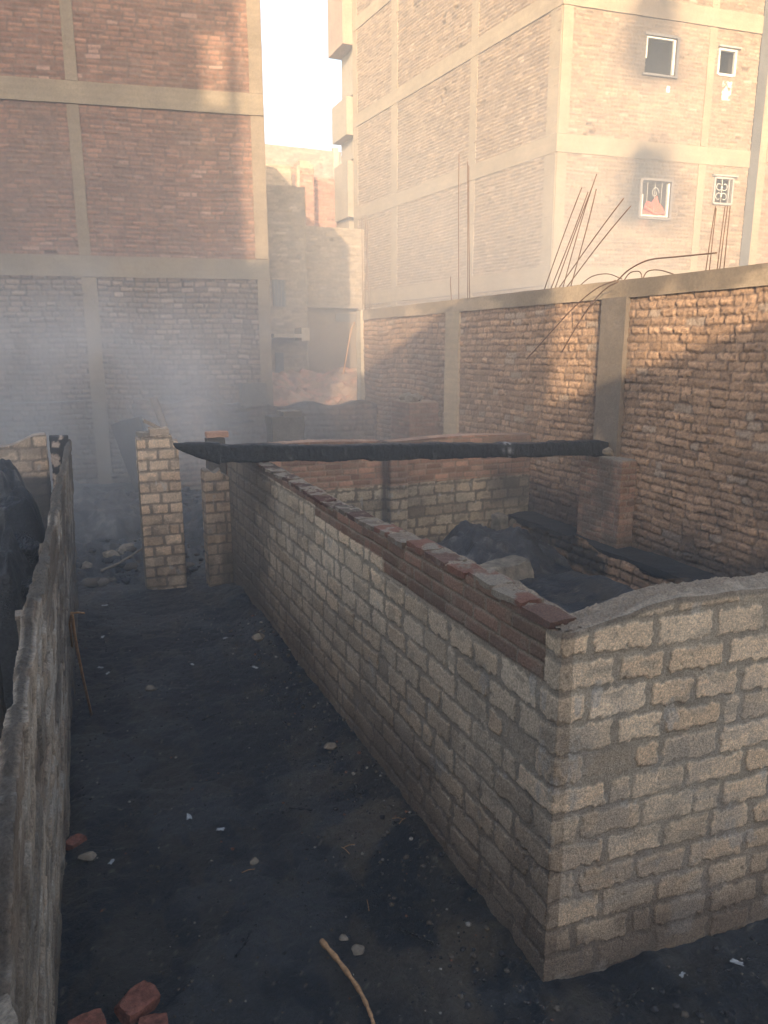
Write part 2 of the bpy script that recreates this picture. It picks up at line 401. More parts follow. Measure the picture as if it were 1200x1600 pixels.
# ------------------------------------------------------------------ ground: one sheet to the horizon
def lane_foot(x, y): return (np.exp(-((x+.05)/.14)**2)+np.exp(-((x-1.66)/.12)**2))*(.3+1.4*fbm(x*5, y*3, 44, 3))*ss(8.4, 7.8, y)
def groundz(x, y):
    x = np.asarray(x, float); y = np.asarray(y, float)
    near = np.exp(-((x/30)**2+((y-8)/30)**2))
    z = (fbm(x*.7, y*.7, 11)-.5)*.09 + (fbm(x*4, y*4, 12, 4)-.5)*.05 + (fbm(x*22, y*22, 13, 3)-.5)*.028 + .03*lane_foot(x, y) + .018*np.abs(fbm(x*9, y*9, 43, 4)-.5)*2 + .02*ss(.5, .6, fbm(x*2.2+7, y*2.2, 41, 5))
    lane = ss(-.2, 0, x)*ss(1.75, 1.6, x)*ss(9, 8, y)
    z = z*(1-.25*lane)
    # swept mud along the foot of the long wall and bits of rubble in the burnt yard
    z = z + .05*np.exp(-((x-1.62)/.16)**2)*ss(2.0, 2.6, y)*ss(8.5, 7.8, y)*(.4+fbm(x*3, y*3, 15))
    yard = ss(8.7, 9.6, y)*ss(15.5, 14, y)*ss(-9, -6, x)*ss(6.2, 5.6, x)
    z = z + yard*(.16*fbm(x*1.4, y*1.4, 21)+.10*np.abs(fbm(x*6, y*6, 22)-.5)*2)
    room = ss(1.9, 2.3, x)*ss(5.6, 5.0, x)*ss(2.4, 3.2, y)*ss(8.3, 7.7, y)
    z = z + room*(.12+.3*fbm(x*1.2, y*1.2, 23))
    return z*near - .01
xs = np.unique(np.concatenate([-np.geomspace(12, 420, 14)[::-1], np.arange(-12, -1.0, .12), np.arange(-1, 2.6, .014), np.arange(2.6, 6.0, .05), np.arange(6, 14, .3), np.geomspace(14, 420, 14)]))
ys = np.unique(np.concatenate([-np.geomspace(6, 420, 12)[::-1], np.arange(-6, 1.3, .25), np.arange(1.3, 4.5, .014), np.arange(4.5, 9.2, .025), np.arange(9.2, 16, .07), np.arange(16, 40, .7), np.geomspace(40, 420, 12)]))
GX, GY = np.meshgrid(xs, ys); GZ = groundz(GX, GY)
G = np.stack([GX, GY, GZ], -1)
b1 = ss(.50, .66, fbm(GX*1.3+2, GY*1.3, 31, 4)); b2 = ss(.55, .7, fbm(GX*5, GY*5, 32, 4)); 
gc = np.full(G.shape, 1.0)*np.array([.008, .013, .021])
gc = mixc(gc, (.038, .034, .030), b1*b2*.7)
ashp = ss(.50, .60, fbm(GX*2.2+7, GY*2.2, 41, 5)); gc = mixc(gc, (.045, .050, .056), ashp*.7)
rut = ss(.56, .62, fbm(GX*9, GY*4, 42, 4)); gc = mixc(gc, (.055, .048, .038), rut*.45)
edge = np.exp(-((GX-1.5)/.35)**2)*ss(1.8, 2.2, GY)*ss(5.2, 3.2, GY)*ss(.42, .58, fbm(GX*4, GY*4, 35, 4)); gc = mixc(gc, (.12, .092, .060), edge*.7)
spk = (vn2(GX*55, GY*55, 36) > .93)*(fbm(GX*3, GY*3, 37) > .5); gc = mixc(gc, (.22, .19, .15), spk*.5)
burnt = np.exp(-(((GX+1)/14)**2+((GY-7)/13)**2)**2)
gc = mixc(np.array([.26, .20, .14])*(.7+.6*fbm(GX*.8, GY*.8, 38)[..., None]), gc, ss(.2, .6, burnt))
a = Acc(); a.add(G, gc); ground = a.build('ground', M_ash); tag(ground, kind='structure')

# ------------------------------------------------------------------ stains (soot has its own shape and stays on the surface)
def soot(col, k, tint=(.030, .030, .032)): return mixc(col, np.asarray(tint), np.clip(k, 0, 1))
def stain_long(P, c):
    x, y, z = P[..., 0], P[..., 1], P[..., 2]; n = fbm(y*2.2+x, z*3, 101, 4); n2_ = fbm(y*.6+x*.6, z*8, 102, 3)
    foot = ss(.52, .08, z+(n-.5)*.7)*.72
    c = soot(c, foot, (.075, .062, .055))
    brown = ss(.9, .35, z+(n2_-.5)*.6)*.45; c = soot(c, brown, (.16, .115, .085))
    far = ss(6.1, 7.2, y+(n-.5)*1.3)*.8; c = soot(c, far, (.055, .052, .050))
    lick = np.exp(-((y-6.9)/.45)**2)*ss(.7, 1.5, z+(n-.5)*.5)*.85; c = soot(c, lick, (.02, .02, .022))
    damp = ss(.50, .62, fbm(y*1.1+x*1.1, z*1.4, 103, 4))*.25; c = soot(c, damp, (.12, .10, .08)); return soot(c, np.full(y.shape, .30), (.20, .145, .10))
def stain_front(P, c):
    x, y, z = P[..., 0], P[..., 1], P[..., 2]; n = fbm(x*3+y, z*3, 105, 4)
    c = soot(c, ss(.34, .05, z+(n-.5)*.35)*.75, (.06, .052, .046))
    c = soot(c, ss(1.0, .3, z+(n-.5)*.8)*.35, (.22, .155, .11)); c = mixc(c, (.36, .33, .29), ss(.50, .60, fbm(x*5, z*7, 107, 4))*ss(1.45, 1.2, z)*.35)
    return c
def stain_l(P, c):
    side = P[..., 1] < 2.185
    return np.where(side[..., None], stain_front(P, c), stain_long(P, c))

# ------------------------------------------------------------------ near block enclosure wall (long face + front face)
CX, CY = 1.70, 2.19; FE = (5.84, 1.82)
def red_line(y):      # height above which red bricks were laid
    return np.where(y < 3.9, 1.375, np.where(y < 5.2, 1.46, 1.535))
def style_enclosure(S, Z, P, seed=1):
    hb, cb = sty_block(S, Z, P, seed=seed)
    y = P[..., 1]; x = P[..., 0]
    hr, cr = sty_red(S, Z, P, seed=seed+100, shift=.01)
    long_face = (y > CY+.10) & (x < CX+.3)
    stepn = (np.floor((y-CY)/.24)*0)
    sel = long_face & (Z > red_line(y+0*stepn))
    capm = ss(-.035, -.02, Z-top_enc(P[..., 0], P[..., 1]))
    mo = np.array([.27, .235, .19])*(.7+.6*fbm(S*14, Z*14, 151)[..., None])
    h = np.where(sel, hr, hb); c = np.where(sel[..., None], cr, cb)
    frontface = (~long_face)
    c = mixc(c, mo, capm*frontface*.9)
    return h, c
def top_enc(x, y):
    x = np.asarray(x, float); y = np.asarray(y, float)
    t = 1.59+.05*np.exp(-((y-2.9)/.9)**2)+.02*(fbm(x*5+y*5, y*5-x*3, 161)-.5)*2
    fr = 1.625+.08*ss(1.72, 2.2, x)+.012*(fbm(x*6, y*6, 162)-.5)*2
    return np.where(y < CY+.02, fr, t)
def res_enc(p, q):
    if abs(p[0]-q[0]) < .01:     # long face, from far to near
        n = 700; u = np.linspace(0, 1, n); ycur = CY+(p[1]-CY)*(1-u)**1.5; return (p[1]-ycur)/(p[1]-CY)
    return np.concatenate([np.linspace(0, .36, 330)[:-1], np.linspace(.36, 1, 120)])
enc = thing('block_enclosure_wall', (CX, CY, 0), 'nearest wall of pale rough blocks with red brick top rows, turning a corner on the ash', 'wall')
wall_solid('masonry', [(CX, 8.35), (CX, CY), FE], .15, lambda x, y: float(top_enc(x, y)), -.06, res_enc, .0065, style_enclosure, M_block, enc, stain_l, cap_col=(.30, .245, .185), cap_rough=.035, seed=5, end_res=.01)
# loose red bricks bedded along the top of the long side
a = Acc(); rs = random.Random(3); y = CY+.06; k = 0
while y < 6.9:
    L = .19+.05*rs.random(); skip = rs.random() < .15
    if not skip:
        zt = float(top_enc(CX, y+L/2)); col = rs.choice([(.20, .095, .07), (.24, .18, .135), (.17, .10, .075), (.24, .115, .08), (.20, .155, .12)])
        hgt = .022+.010*rs.random(); col = tuple(v*(.45 if y > 4.2 else .72) for v in col)
        rough_box(a, (CX+.045+.012*rs.random(), y+L/2, zt+hgt/2-.008), (.125, L*.97, hgt), rot=(rs.random()-.5)*.12, res=.010, amp=.013, freq=17, col=col, seed=k, colvar=.5, stain=lambda P, c: mixc(c, (.21, .175, .135), ss(.49, .56, n3(P, 13, 77, 4))))
    y += L+.012; k += 1
a.build('top_brick_course', M_block, enc)

# ------------------------------------------------------------------ right compound wall
WX = 5.84
def stain_right(P, c):
    y, z = P[..., 1], P[..., 2]; n = fbm(y*.7, z*.9, 201, 4); n1 = fbm(y*2.2, z*2.5, 202, 3)
    k = ss(3.0, 1.0, z+(n-.5)*1.8)*.22 + ss(.50, .66, n)*.36*ss(3.3, 2.2, z)
    k = k + .65*ss(1.15, .5, z+(n1-.5)*.5)
    k = k + .75*np.exp(-((y-6.85)/.34)**2)*ss(1.1, 2.2, z)
    return soot(c, np.clip(k, 0, .88), (.06, .052, .047))
cw = thing('compound_wall', (WX, 8.2, 0), 'tall rough red brick yard wall with concrete posts and capping, right of the scene', 'wall')
a = Acc()
facade(a, [(WX, 14.6), (WX, 1.6)], -.1, 3.24, .0135, .0135, sty_rough, stain_right, seed=11, ch=.088, depth=.017, R=.014, mortar=(.25, .165, .11))
bk = Acc(); rough_box(bk, (WX+.13, 8.1, 1.55), (.18, 13.0, 3.3), res=.25, amp=.004, col=(.3, .18, .12))
for i in range(len(bk.V)):
    pass
off = a.n
for V_, F_, C_ in zip(bk.V, bk.F, bk.Cc): a.V.append(V_); a.F.append(F_+off); a.Cc.append(C_)
a.n += bk.n
a.build('brick_panel', M_rough, cw)
def stain_cap(P, c):
    k = ss(.45, .62, fbm(P[..., 1]*.9, P[..., 2]*3, 211, 4))*.5+.4*np.exp(-((P[..., 1]-6.0)/1.2)**2)*fbm(P[..., 1]*2, P[..., 2]*2, 212)
    return soot(c, k, (.09, .075, .06))
box_obj('capping_beam', (WX+.11, 8.1, 3.315), (.30, 13.05, .19), M_conc, cw, res=.035, amp=.012, freq=5, col=(.43, .32, .21), seed=9, stain=stain_cap)
def stain_col(P, c):
    k = .85*ss(.35, .55, fbm(P[..., 1]*3, P[..., 2]*.8, 215, 3)+.25*ss(1.3, 2.2, P[..., 2])-.1*ss(3.0, 3.3, P[..., 2]))
    return soot(c, k, (.115, .10, .085))
box_obj('concrete_post', (WX+.04, 6.85, 2.32), (.22, .41, 1.82), M_conc, cw, res=.03, amp=.010, freq=6, col=(.40, .28, .18), seed=12, stain=stain_col, board=.06)
box_obj('concrete_post', (WX+.05, 10.64, 1.6), (.19, .45, 3.25), M_conc, cw, res=.04, amp=.008, freq=6, col=(.42, .32, .21), seed=13, board=.06)
box_obj('concrete_post', (WX+.06, 14.55, 1.7), (.28, .24, 3.42), M_conc, cw, res=.05, amp=.008, freq=6, col=(.50, .42, .31), seed=14, board=.06)
# brick pier carrying the beam's end
a = Acc()
def stain_pier(P, c): return soot(c, ss(.40, .60, fbm(P[..., 1]*2+P[..., 0], P[..., 2]*2, 221, 4))*.55+.2, (.10, .085, .07))
facade(a, [(WX-.0, 7.06), (WX-.22, 7.06), (WX-.22, 6.36), (WX, 6.36)], .3, 1.46, .012, .012, sty_red, stain_pier, seed=31, brick=(.27, .16, .11), mortar=(.26, .2, .15))
rough_box(a, (WX-.10, 6.71, 1.455), (.22, .68, .03), res=.02, amp=.012, col=(.2, .17, .14))
a.build('brick_pier', M_rough, cw)
# plinth
def stain_pl(P, c): return soot(c, .45+.5*ss(.4, .6, fbm(P[..., 1]*2, P[..., 2]*3, 231, 4)), (.035, .033, .032))
a = Acc(); facade(a, [(WX-.42, 8.3), (WX-.42, 1.7)], -.1, lambda x, y: .47+.05*math.sin(y*3)+.03*math.sin(y*7.7), .016, .016, sty_rough, stain_pl, seed=17)
rough_box(a, (WX-.21, 5.0, .45), (.40, 6.6, .08), res=.03, amp=.035, freq=5, col=(.03, .03, .032), seed=2)
a.build('plinth', M_rough, cw)
# starter bars on the wall
def bar(p0, p1, r=.008, bend=0, n=8):
    p0 = Vector(p0); p1 = Vector(p1); pts = []
    for i in range(n+1):
        t = i/n; q = p0.lerp(p1, t); q.y += bend*math.sin(math.pi*t); q.x += .3*bend*math.sin(math.pi*t*1.3); pts.append(q)
    return tube('rebar', pts, r, M_steel, cw, 6)
XB = WX+.10
for (bx, by, tx, ty, bn) in ((717, 468, 718, 240, .03), (731, 466, 730, 252, -.02), (734, 466, 733, 258, .02), (706, 468, 705, 432, .04), (567, 487, 566, 338, .03), (571, 487, 574, 345, -.05), (578, 486, 571, 336, .04)):
    p = hx(bx, by, XB); q = hx(tx, ty, XB); bar(Vector((XB, p.y, 3.36)), q, bend=bn)
for (bx, by, tx, ty, bn) in ((848, 450, 910, 293, .03), (858, 450, 918, 300, -.03), (865, 448, 924, 297, .02), (878, 448, 934, 272, .06), (890, 446, 931, 295, -.03), (868, 448, 976, 310, .05), (880, 446, 988, 322, .08)):
    p = hx(bx, by, XB); q = hx(tx, ty, XB); bar(Vector((XB, p.y, 3.36)), q, bend=bn)
def hpts(L, X): return smooth_pts([hx(x, y, X) for x, y in L])
tube('rebar', hpts([(955, 448), (966, 437), (985, 420), (1015, 406), (1060, 401), (1120, 395)], WX-.02), .010, M_steel, cw, 6)
tube('rebar', hpts([(966, 440), (945, 452), (920, 480), (895, 520), (878, 550)], WX-.16), .009, M_steel, cw, 6)
tube('rebar', hpts([(962, 438), (930, 452), (895, 482), (860, 520), (822, 562)], WX-.2), .008, M_steel, cw, 6)
tube('rebar', hpts([(975, 438), (985, 426), (1000, 425), (1004, 440)], WX+.02), .008, M_steel, cw, 6)
tube('rebar', hpts([(1004, 436), (1012, 424), (1030, 422), (1052, 428)], WX+.04), .008, M_steel, cw, 6)
tube('rebar', hpts([(905, 447), (925, 432), (950, 428), (972, 436)], WX+.04), .007, M_steel, cw, 6)

# ------------------------------------------------------------------ cross wall behind the beam (room's back wall)
def style_cross(S, Z, P, seed=1):
    hb, cb = sty_block(S, Z, P, seed=seed, brick=(.48, .40, .29), mortar=(.2, .165, .12))
    hr, cr = sty_red(S, Z, P, seed=seed+9, brick=(.36, .20, .13), mortar=(.28, .20, .14))
    sel = Z > 1.0+.0*S
    return np.where(sel, hr, hb), np.where(sel[..., None], cr, cb)
def tone_cross(P, c):
    n = fbm(P[..., 0]*1.3, P[..., 2]*1.8, 241, 4); x = P[..., 0]
    k = ss(.46, .62, n)*.3+.45*ss(4.7, 5.6, x+(n-.5))+.7*ss(.45, .1, P[..., 2]+(n-.5)*.3)+.25*ss(3.2, 2.0, x)
    k = k + .75*np.exp(-((x-3.66)/.05)**2)  # narrow dark band along the buttress's left edge
    return soot(c, np.clip(k, 0, .9), (.06, .052, .048))
xw = thing('room_back_wall', (3.7, 8.4, 0), 'low wall behind the charred beam, red brick above and pale blocks below', 'wall')
wall_solid('masonry', [(CX+.02, 8.40), (WX-.02, 8.40)], .20, lambda x, y: 1.555+.015*math.sin(x*3)+.02*(x < 3.6), -.05, .011, .011, style_cross, M_block, xw, tone_cross, cap_col=(.38, .25, .18), seed=41)
a = Acc(); facade(a, [(3.70, 8.42), (3.70, 8.31), (3.93, 8.31), (3.93, 8.42)], 0, 1.50, .012, .012, style_cross, tone_cross, seed=43); a.build('buttress', M_block, xw)

# ------------------------------------------------------------------ doorway pillar, wall stub, left walls
def tone_pil(P, c):
    n = fbm(P[..., 0]*4+P[..., 1]*3, P[..., 2]*3, 251, 4)
    k = ss(.6, .12, P[..., 2]+(n-.5)*.5)*.45+.35*ss(.5, .65, n)*ss(1.2, .7, P[..., 2]); k = k+.8*(P[..., 0] < .745)+.5*ss(1.13, 1.2, P[..., 0])*ss(1.0, .6, P[..., 2])  # darker at the foot, on the left end face and lower right edge
    return soot(c, np.clip(k, 0, .85), (.07, .065, .058))
pil = thing('block_pillar', (.97, 8.55, 0), 'pale block pillar standing alone beside the doorway, brick stub on its top', 'pillar')
def sty_pil(S, Z, P, seed=1): return sty_block(S, Z, P, seed=seed, bl=.225, ch=.122, mort=.022, brick=(.60, .46, .33), mortar=(.26, .205, .155), jag=.005, R=.012)
wall_solid('shaft', [(.74, 8.48), (1.18, 8.46)], .26, lambda x, y: 1.735+.02*math.sin(x*20)-.05*(x > 1.12)-.04*(x < .80), -.05, .008, .009, sty_pil, M_block, pil, tone_pil, cap_col=(.35, .28, .22), seed=52)
a = Acc(); rough_box(a, (.99, 8.6, 1.775), (.20, .22, .075), res=.015, amp=.012, freq=20, col=(.42, .33, .25), seed=3); rough_box(a, (.86, 8.6, 1.75), (.16, .2, .05), rot=.3, res=.015, amp=.015, freq=20, col=(.25, .21, .17), seed=4)
rough_box(a, (.95, 8.62, 1.84), (.24, .05, .035), rot=-.2, res=.015, amp=.012, freq=20, col=(.30, .25, .2), seed=5, tilt=(0, .5)); a.build('loose_top_bricks', M_block, pil)
stb = thing('wall_stub', (1.5, 8.5, 0), 'broken block stub at the foot of the long wall by the doorway', 'wall')
wall_solid('masonry', [(1.42, 8.30), (1.69, 8.30)], .22, lambda x, y: 1.33-.05*(x > 1.6)+.02*math.sin(x*40), -.05, .009, .009, sty_pil, M_block, stb, lambda P, c: soot(tone_pil(P+np.array([-.4, 0, 0]), c), np.full(c.shape[:-1], .35), (.08, .075, .07)), seed=55)
a = Acc(); rough_box(a, (1.62, 8.52, 1.72), (.24, .16, .06), res=.015, amp=.012, freq=20, col=(.40, .24, .17), seed=6); rough_box(a, (1.60, 8.52, .82), (.2, .14, 1.72), res=.03, amp=.014, freq=12, col=(.10, .09, .08), seed=7)
a.build('end_pier', M_block, stb)

LX = -.155
def stain_left(P, c):
    y, z = P[..., 1], P[..., 2]; n = fbm(y*1.5, z*3, 261, 4)
    k = .15+.60*ss(.42, .60, n)+.35*ss(.6, .1, z)+.35*ss(4.5, 6.5, y)
    return soot(c, np.clip(k, 0, .85), (.10, .085, .07))
def sty_left(S, Z, P, seed=1):
    h, c = sty_block(S, Z, P, seed=seed, brick=(.40, .34, .27), mortar=(.20, .15, .11), depth=.014, miss=.25, jag=.014)
    return h+(fbm(S*3.5, Z*5, seed+90, 4)-.5)*.012, mixc(c, (.46, .42, .36), ss(.55, .62, fbm(S*6, Z*9, seed+95, 4))*.6)
def top_left(x, y): return 1.715+.05*float(h2(int(y/.21), 3, 5))*float(h2(int(y/.63), 3, 6)+.3)+.025*float(vn2(y*30, 1.5, 8))+.012*float(vn2(y*90, 1.5, 9))-.2*float(ss(1.5, 1.2, np.array(y)))
lw = thing('side_wall', (LX, 4, 0), 'old plastered block wall with ragged top along the left edge', 'wall')
lwm = wall_solid('masonry', [(-.26, .25), (-.235, 2.8), (-.16, 4.47), (-.10, 6.0), (-.01, 8.1)], .03, lambda x, y: top_left(x, y), -.05, .012, .010, sty_left, M_block, lw, stain_left, cap_col=(.09, .075, .06), cap_rough=.04, seed=62)
for v in lwm.data.vertices: v.co.x += .05*max(v.co.z, 0)      # the old wall leans a little into the lane
a = Acc()
for i, (x, y, z, w_, l_, h_) in enumerate(((14, 1300, 1.55, .08, .22, .09), (2, 1420, 1.56, .09, .22, .10), (-8, 1560, 1.58, .10, .20, .10), (22, 1230, 1.50, .05, .18, .10))):
    p = hz(x, y, z); rough_box(a, (p.x-.03, p.y, z-h_*.4), (w_, l_, h_), rot=.12*i, res=.010, amp=.016, freq=16, col=(.24, .20, .155), seed=600+i, stain=lambda P, c: mixc(c, (.12, .10, .08), ss(.48, .56, n3(P, 14, 605, 4))))
a.build('loose_top_blocks', M_block, lw)
# the wall that runs off to the left behind the mound
bl_ = thing('rear_left_wall', (-1.6, 8.2, 0), 'pale block wall at far left behind the black mound', 'wall')
def stain_bl(P, c):
    n = fbm(P[..., 0]*2, P[..., 2]*3, 271, 4); k = .92*ss(1.43, 1.33, P[..., 2]+(n-.5)*.18+.05*np.sin(P[..., 0]*3))
    return soot(c, np.clip(k+.15, 0, .93), (.035, .036, .038))
wall_solid('masonry', [(-3.6, 8.22), (LX-.0, 8.22)], .2, lambda x, y: 1.75+.05*ss(-.6, -.2, x)-.03*math.sin(x*9), -.05, .012, .012, sty_pil, M_block, bl_, stain_bl, cap_col=(.35, .28, .22), seed=66)
cpst = thing('charred_post', (-.02, 8.1, 1.3), 'short charred post with flaking pale patches on the left wall end', 'post')
a = Acc()
def st_post(P, c): return mixc(c, (.38, .30, .24), ss(.60, .66, fbm(P[..., 2]*16, P[..., 0]*14, 281, 3)))
rough_box(a, (-.03, 8.05, 1.52), (.17, .15, .62), res=.012, amp=.018, freq=14, col=(.03, .03, .033), seed=8, stain=st_post); a.build('post_body', M_char if False else M_debris, cpst)

# ------------------------------------------------------------------ charred beam lying across the walls
p0 = Vector((hx(400, 713, 1.78).x, hx(400, 713, 1.78).y, 0))
Rp = Vector((WX-.10, 6.80, 1.56)); Mp = Vector((1.775, 7.0, 1.675+.03))
_u = Rp-Mp; _u.z = 0; _r = ray(271, 706); _k = (_u.x*_r.y-_u.y*_r.x); _t = (_r.x*Mp.y-_r.y*Mp.x)/_k; Lp = Mp+_u*_t; Lp.z = 1.70+(Mp-Rp).z*(-_t)+.0
ax = (Rp-Lp); Lb = ax.length; ax.normalize(); side = Vector((0, 0, 1)).cross(ax).normalized(); upv = ax.cross(side)
n = 420; m = 40; V = np.zeros((n, m, 3))
for i in range(n):
    t = i/(n-1); s = t*Lb
    hgt = .165; wid = .14; zc = 0.0
    if s < .42: q = s/.42; hgt = .02+.175*q**.6; zc = .088*(1-q**.6); wid = .05+.10*q**.6
    if t > .98: q = (1-t)/.02; hgt *= .82+.18*q; wid *= .85+.15*q
    hgt *= 1+.05*math.sin(s*3.1)+.03*math.sin(s*9.7)
    c0 = Lp+ax*s+upv*(zc-.012*math.sin(math.pi*t))
    for k in range(m):
        an = 2*math.pi*k/m; ca, sa = math.cos(an), math.sin(an); e = .30
        px = math.copysign(abs(ca)**e, ca)*wid/2; pz = math.copysign(abs(sa)**e, sa)*hgt/2
        V[i, k] = c0+side*px+upv*pz
V = np.concatenate([V, V[:, :1]], 1)
nv = n3(V*np.array([1, 1, 1]), 9, 301, 4)-.5; nf = n3(V, 40, 305, 3)-.5
ctr = V.mean(1, keepdims=True); dirv = V-ctr; dirv /= np.linalg.norm(dirv, axis=-1, keepdims=True)+1e-9
gr = np.abs(n3(V*np.array([.25, 1, 1]), 30, 307, 3)-.5)
V = V+dirv*(nv*.065+nf*.022-gr*.02)[..., None]
bc = np.full(V.shape, 1.)*np.array([.021, .022, .025]); 
ashk = ss(.60, .72, n3(V, 12, 311, 4)); bc = mixc(bc, (.10, .10, .10), ashk*.6)
wht = .7*np.exp(-((V[..., 0]-4.42)/.05)**2)*ss(.5, .62, n3(V, 22, 312)); bc = mixc(bc, (.55, .55, .55), wht)
a = Acc(); a.add(V, bc, flip=False)
capL = np.stack([V[0], np.repeat(V[0].mean(0)[None], m+1, 0)]); a.add(capL, bc[:2]); capR = np.stack([V[-1], np.repeat(V[-1].mean(0)[None], m+1, 0)]); a.add(capR, bc[:2], flip=True)
M_beam = attr_mat('charred_beam_wood', 35, .6, 1.6, .5, ((28, .9, .03, 'noise'), (90, .9, .012, 'noise')), 4, .8, 1.2, .35)
beam = a.build('charred_beam', M_beam); tag(beam, 'long burnt black wooden beam spanning from long wall to the right pier', 'beam')
rock('mortar_lump', (WX-.12, 6.78, 1.52), (.22, .26, .13), M_stone, 71); tag(bpy.context.scene.objects['mortar_lump'], 'whitish mortar lump at right end of the burnt beam', 'rubble')

# ------------------------------------------------------------------ left brick building
def bld_frame(o, A, B):
    A = np.array(A, float); B = np.array(B, float); t = (B-A); L = np.linalg.norm(t); t /= L; return A, t, np.array([t[1], -t[0]]), L
def slab_on(parent, name, A, t, nrm, s0, s1, z0, z1, prot, col, seed, stain=None, res=.06, amp=.010, depth=.25, board=.05, mat=None, freq=5):
    c = A+t*(s0+s1)/2+nrm*(prot-depth/2); rz = math.atan2(t[1], t[0])
    return box_obj(name, (c[0], c[1], (z0+z1)/2), (s1-s0, depth, z1-z0), mat or M_conc, parent, rot=rz, res=res, amp=amp, freq=freq, col=col, seed=seed, stain=stain, board=board)
def shell(parent, A, t, nrm, L, z1, depth, col, name='rear_shell', z0=0, front=False):
    """side, rear and roof slabs so the building is closed"""
    acc = Acc(); rz = math.atan2(t[1], t[0]); m_ = A+t*L/2
    if front: c = m_-nrm*depth/2; rough_box(acc, (c[0], c[1], (z1+z0)/2), (L-.1, depth-.3, z1-z0-.05), rot=rz, res=.8, amp=.0, col=col)
    else:
        for s in (0.10, L-.10):
            c = A+t*s-nrm*(depth/2+.02); rough_box(acc, (c[0], c[1], (z1+z0)/2), (.2, depth-.1, z1-z0), rot=rz, res=.5, amp=.0, col=col)
        c = m_-nrm*(depth-.1); rough_box(acc, (c[0], c[1], (z1+z0)/2), (L-.42, .2, z1-z0), rot=rz, res=.5, amp=.0, col=col)
        c = m_-nrm*(depth/2+.04); rough_box(acc, (c[0], c[1], z1-.12), (L-.42, depth-.5, .2), rot=rz, res=.5, amp=0, col=col)
    return acc.build(name, M_far, parent)

lb = thing('apartment_building', (1, 15.7, 0), 'unplastered red brick block at left with concrete bands, its lower storey sooty and patchy', 'building')
A0, B0 = np.array([-8.0, 17.354]), np.array([4.05, 15.036])
A_, t_, n_, L_ = bld_frame(lb, A0, B0)
def s_of(x): return (x-A0[0])/t_[0]
vis = s_of(-2.2)
def res_lb(r):
    def f(p, q): 
        return np.concatenate([np.linspace(0, vis/L_, int(vis/.08))[:-1], np.linspace(vis/L_, 1, int((L_-vis)/r))])
    return f
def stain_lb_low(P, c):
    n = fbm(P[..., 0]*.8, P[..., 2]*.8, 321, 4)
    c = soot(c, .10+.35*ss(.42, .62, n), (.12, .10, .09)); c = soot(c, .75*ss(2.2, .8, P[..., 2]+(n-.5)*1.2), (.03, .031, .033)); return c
def stain_lb_up(P, c):
    n = fbm(P[..., 0]*.6, P[..., 2]*.7, 322, 4); return soot(c, .35*ss(.45, .65, n)*ss(8.5, 5.5, P[..., 2]), (.13, .09, .07))
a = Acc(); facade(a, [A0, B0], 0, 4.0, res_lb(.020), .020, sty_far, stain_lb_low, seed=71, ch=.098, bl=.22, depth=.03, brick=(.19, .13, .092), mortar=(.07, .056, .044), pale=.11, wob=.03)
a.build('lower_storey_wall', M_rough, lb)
a = Acc(); facade(a, [A0, B0], 4.3, 10.15, res_lb(.024), .022, sty_far, stain_lb_up, seed=73, ch=.082, bl=.24, depth=.016, brick=(.21, .112, .075), mortar=(.14, .095, .07), pale=.03)
a.build('upper_storey_wall', M_far, lb)
cb = (.20, .155, .105)
for i, (z0, z1) in enumerate(((3.98, 4.36), (6.96, 7.33), (9.95, 10.32))):
    slab_on(lb, 'floor_beam', A0, t_, n_, 0, L_, z0, z1, .045, cb, 20+i, res=.05, stain=lambda P, c: soot(c, .5*ss(.4, .65, fbm(P[..., 0]*.7, P[..., 2], 325, 4))*(P[..., 2] < 5), (.13, .115, .10)))
for i, (xa, xb, za, zb, pr) in enumerate(((.60, .86, 0, 3.97, .035), (.60, .80, 4.37, 6.95, .03), (.62, .82, 7.34, 9.94, .03), (3.82, 4.05, 0, 3.97, .04), (3.80, 4.05, 4.37, 6.95, .03), (3.80, 4.05, 7.34, 9.94, .03), (-3.0, -2.75, 0, 3.97, .03), (-3.0, -2.75, 4.37, 6.95, .03), (-3.0, -2.75, 7.34, 9.94, .03))):
    slab_on(lb, 'column', A0, t_, n_, s_of(xa), s_of(xb), za, zb, pr, (.19, .145, .10), 40+i, stain=(lambda P, c: soot(c, .75*ss(2.4, 1.2, P[..., 2]), (.07, .07, .068))))
shell(lb, A0, t_, n_, L_, 10.3, 9.0, (.3, .17, .12))
# a thin pipe line on the lower storey
pw = A0+t_*s_of(-2.5)+n_*.05; pe = A0+t_*s_of(.45)+n_*.05
tube('service_pipe', [(pw[0], pw[1], 1.66), ((pw[0]+pe[0])/2, (pw[1]+pe[1])/2, 1.63), (pe[0], pe[1], 1.66)], .014, M_fan, lb)

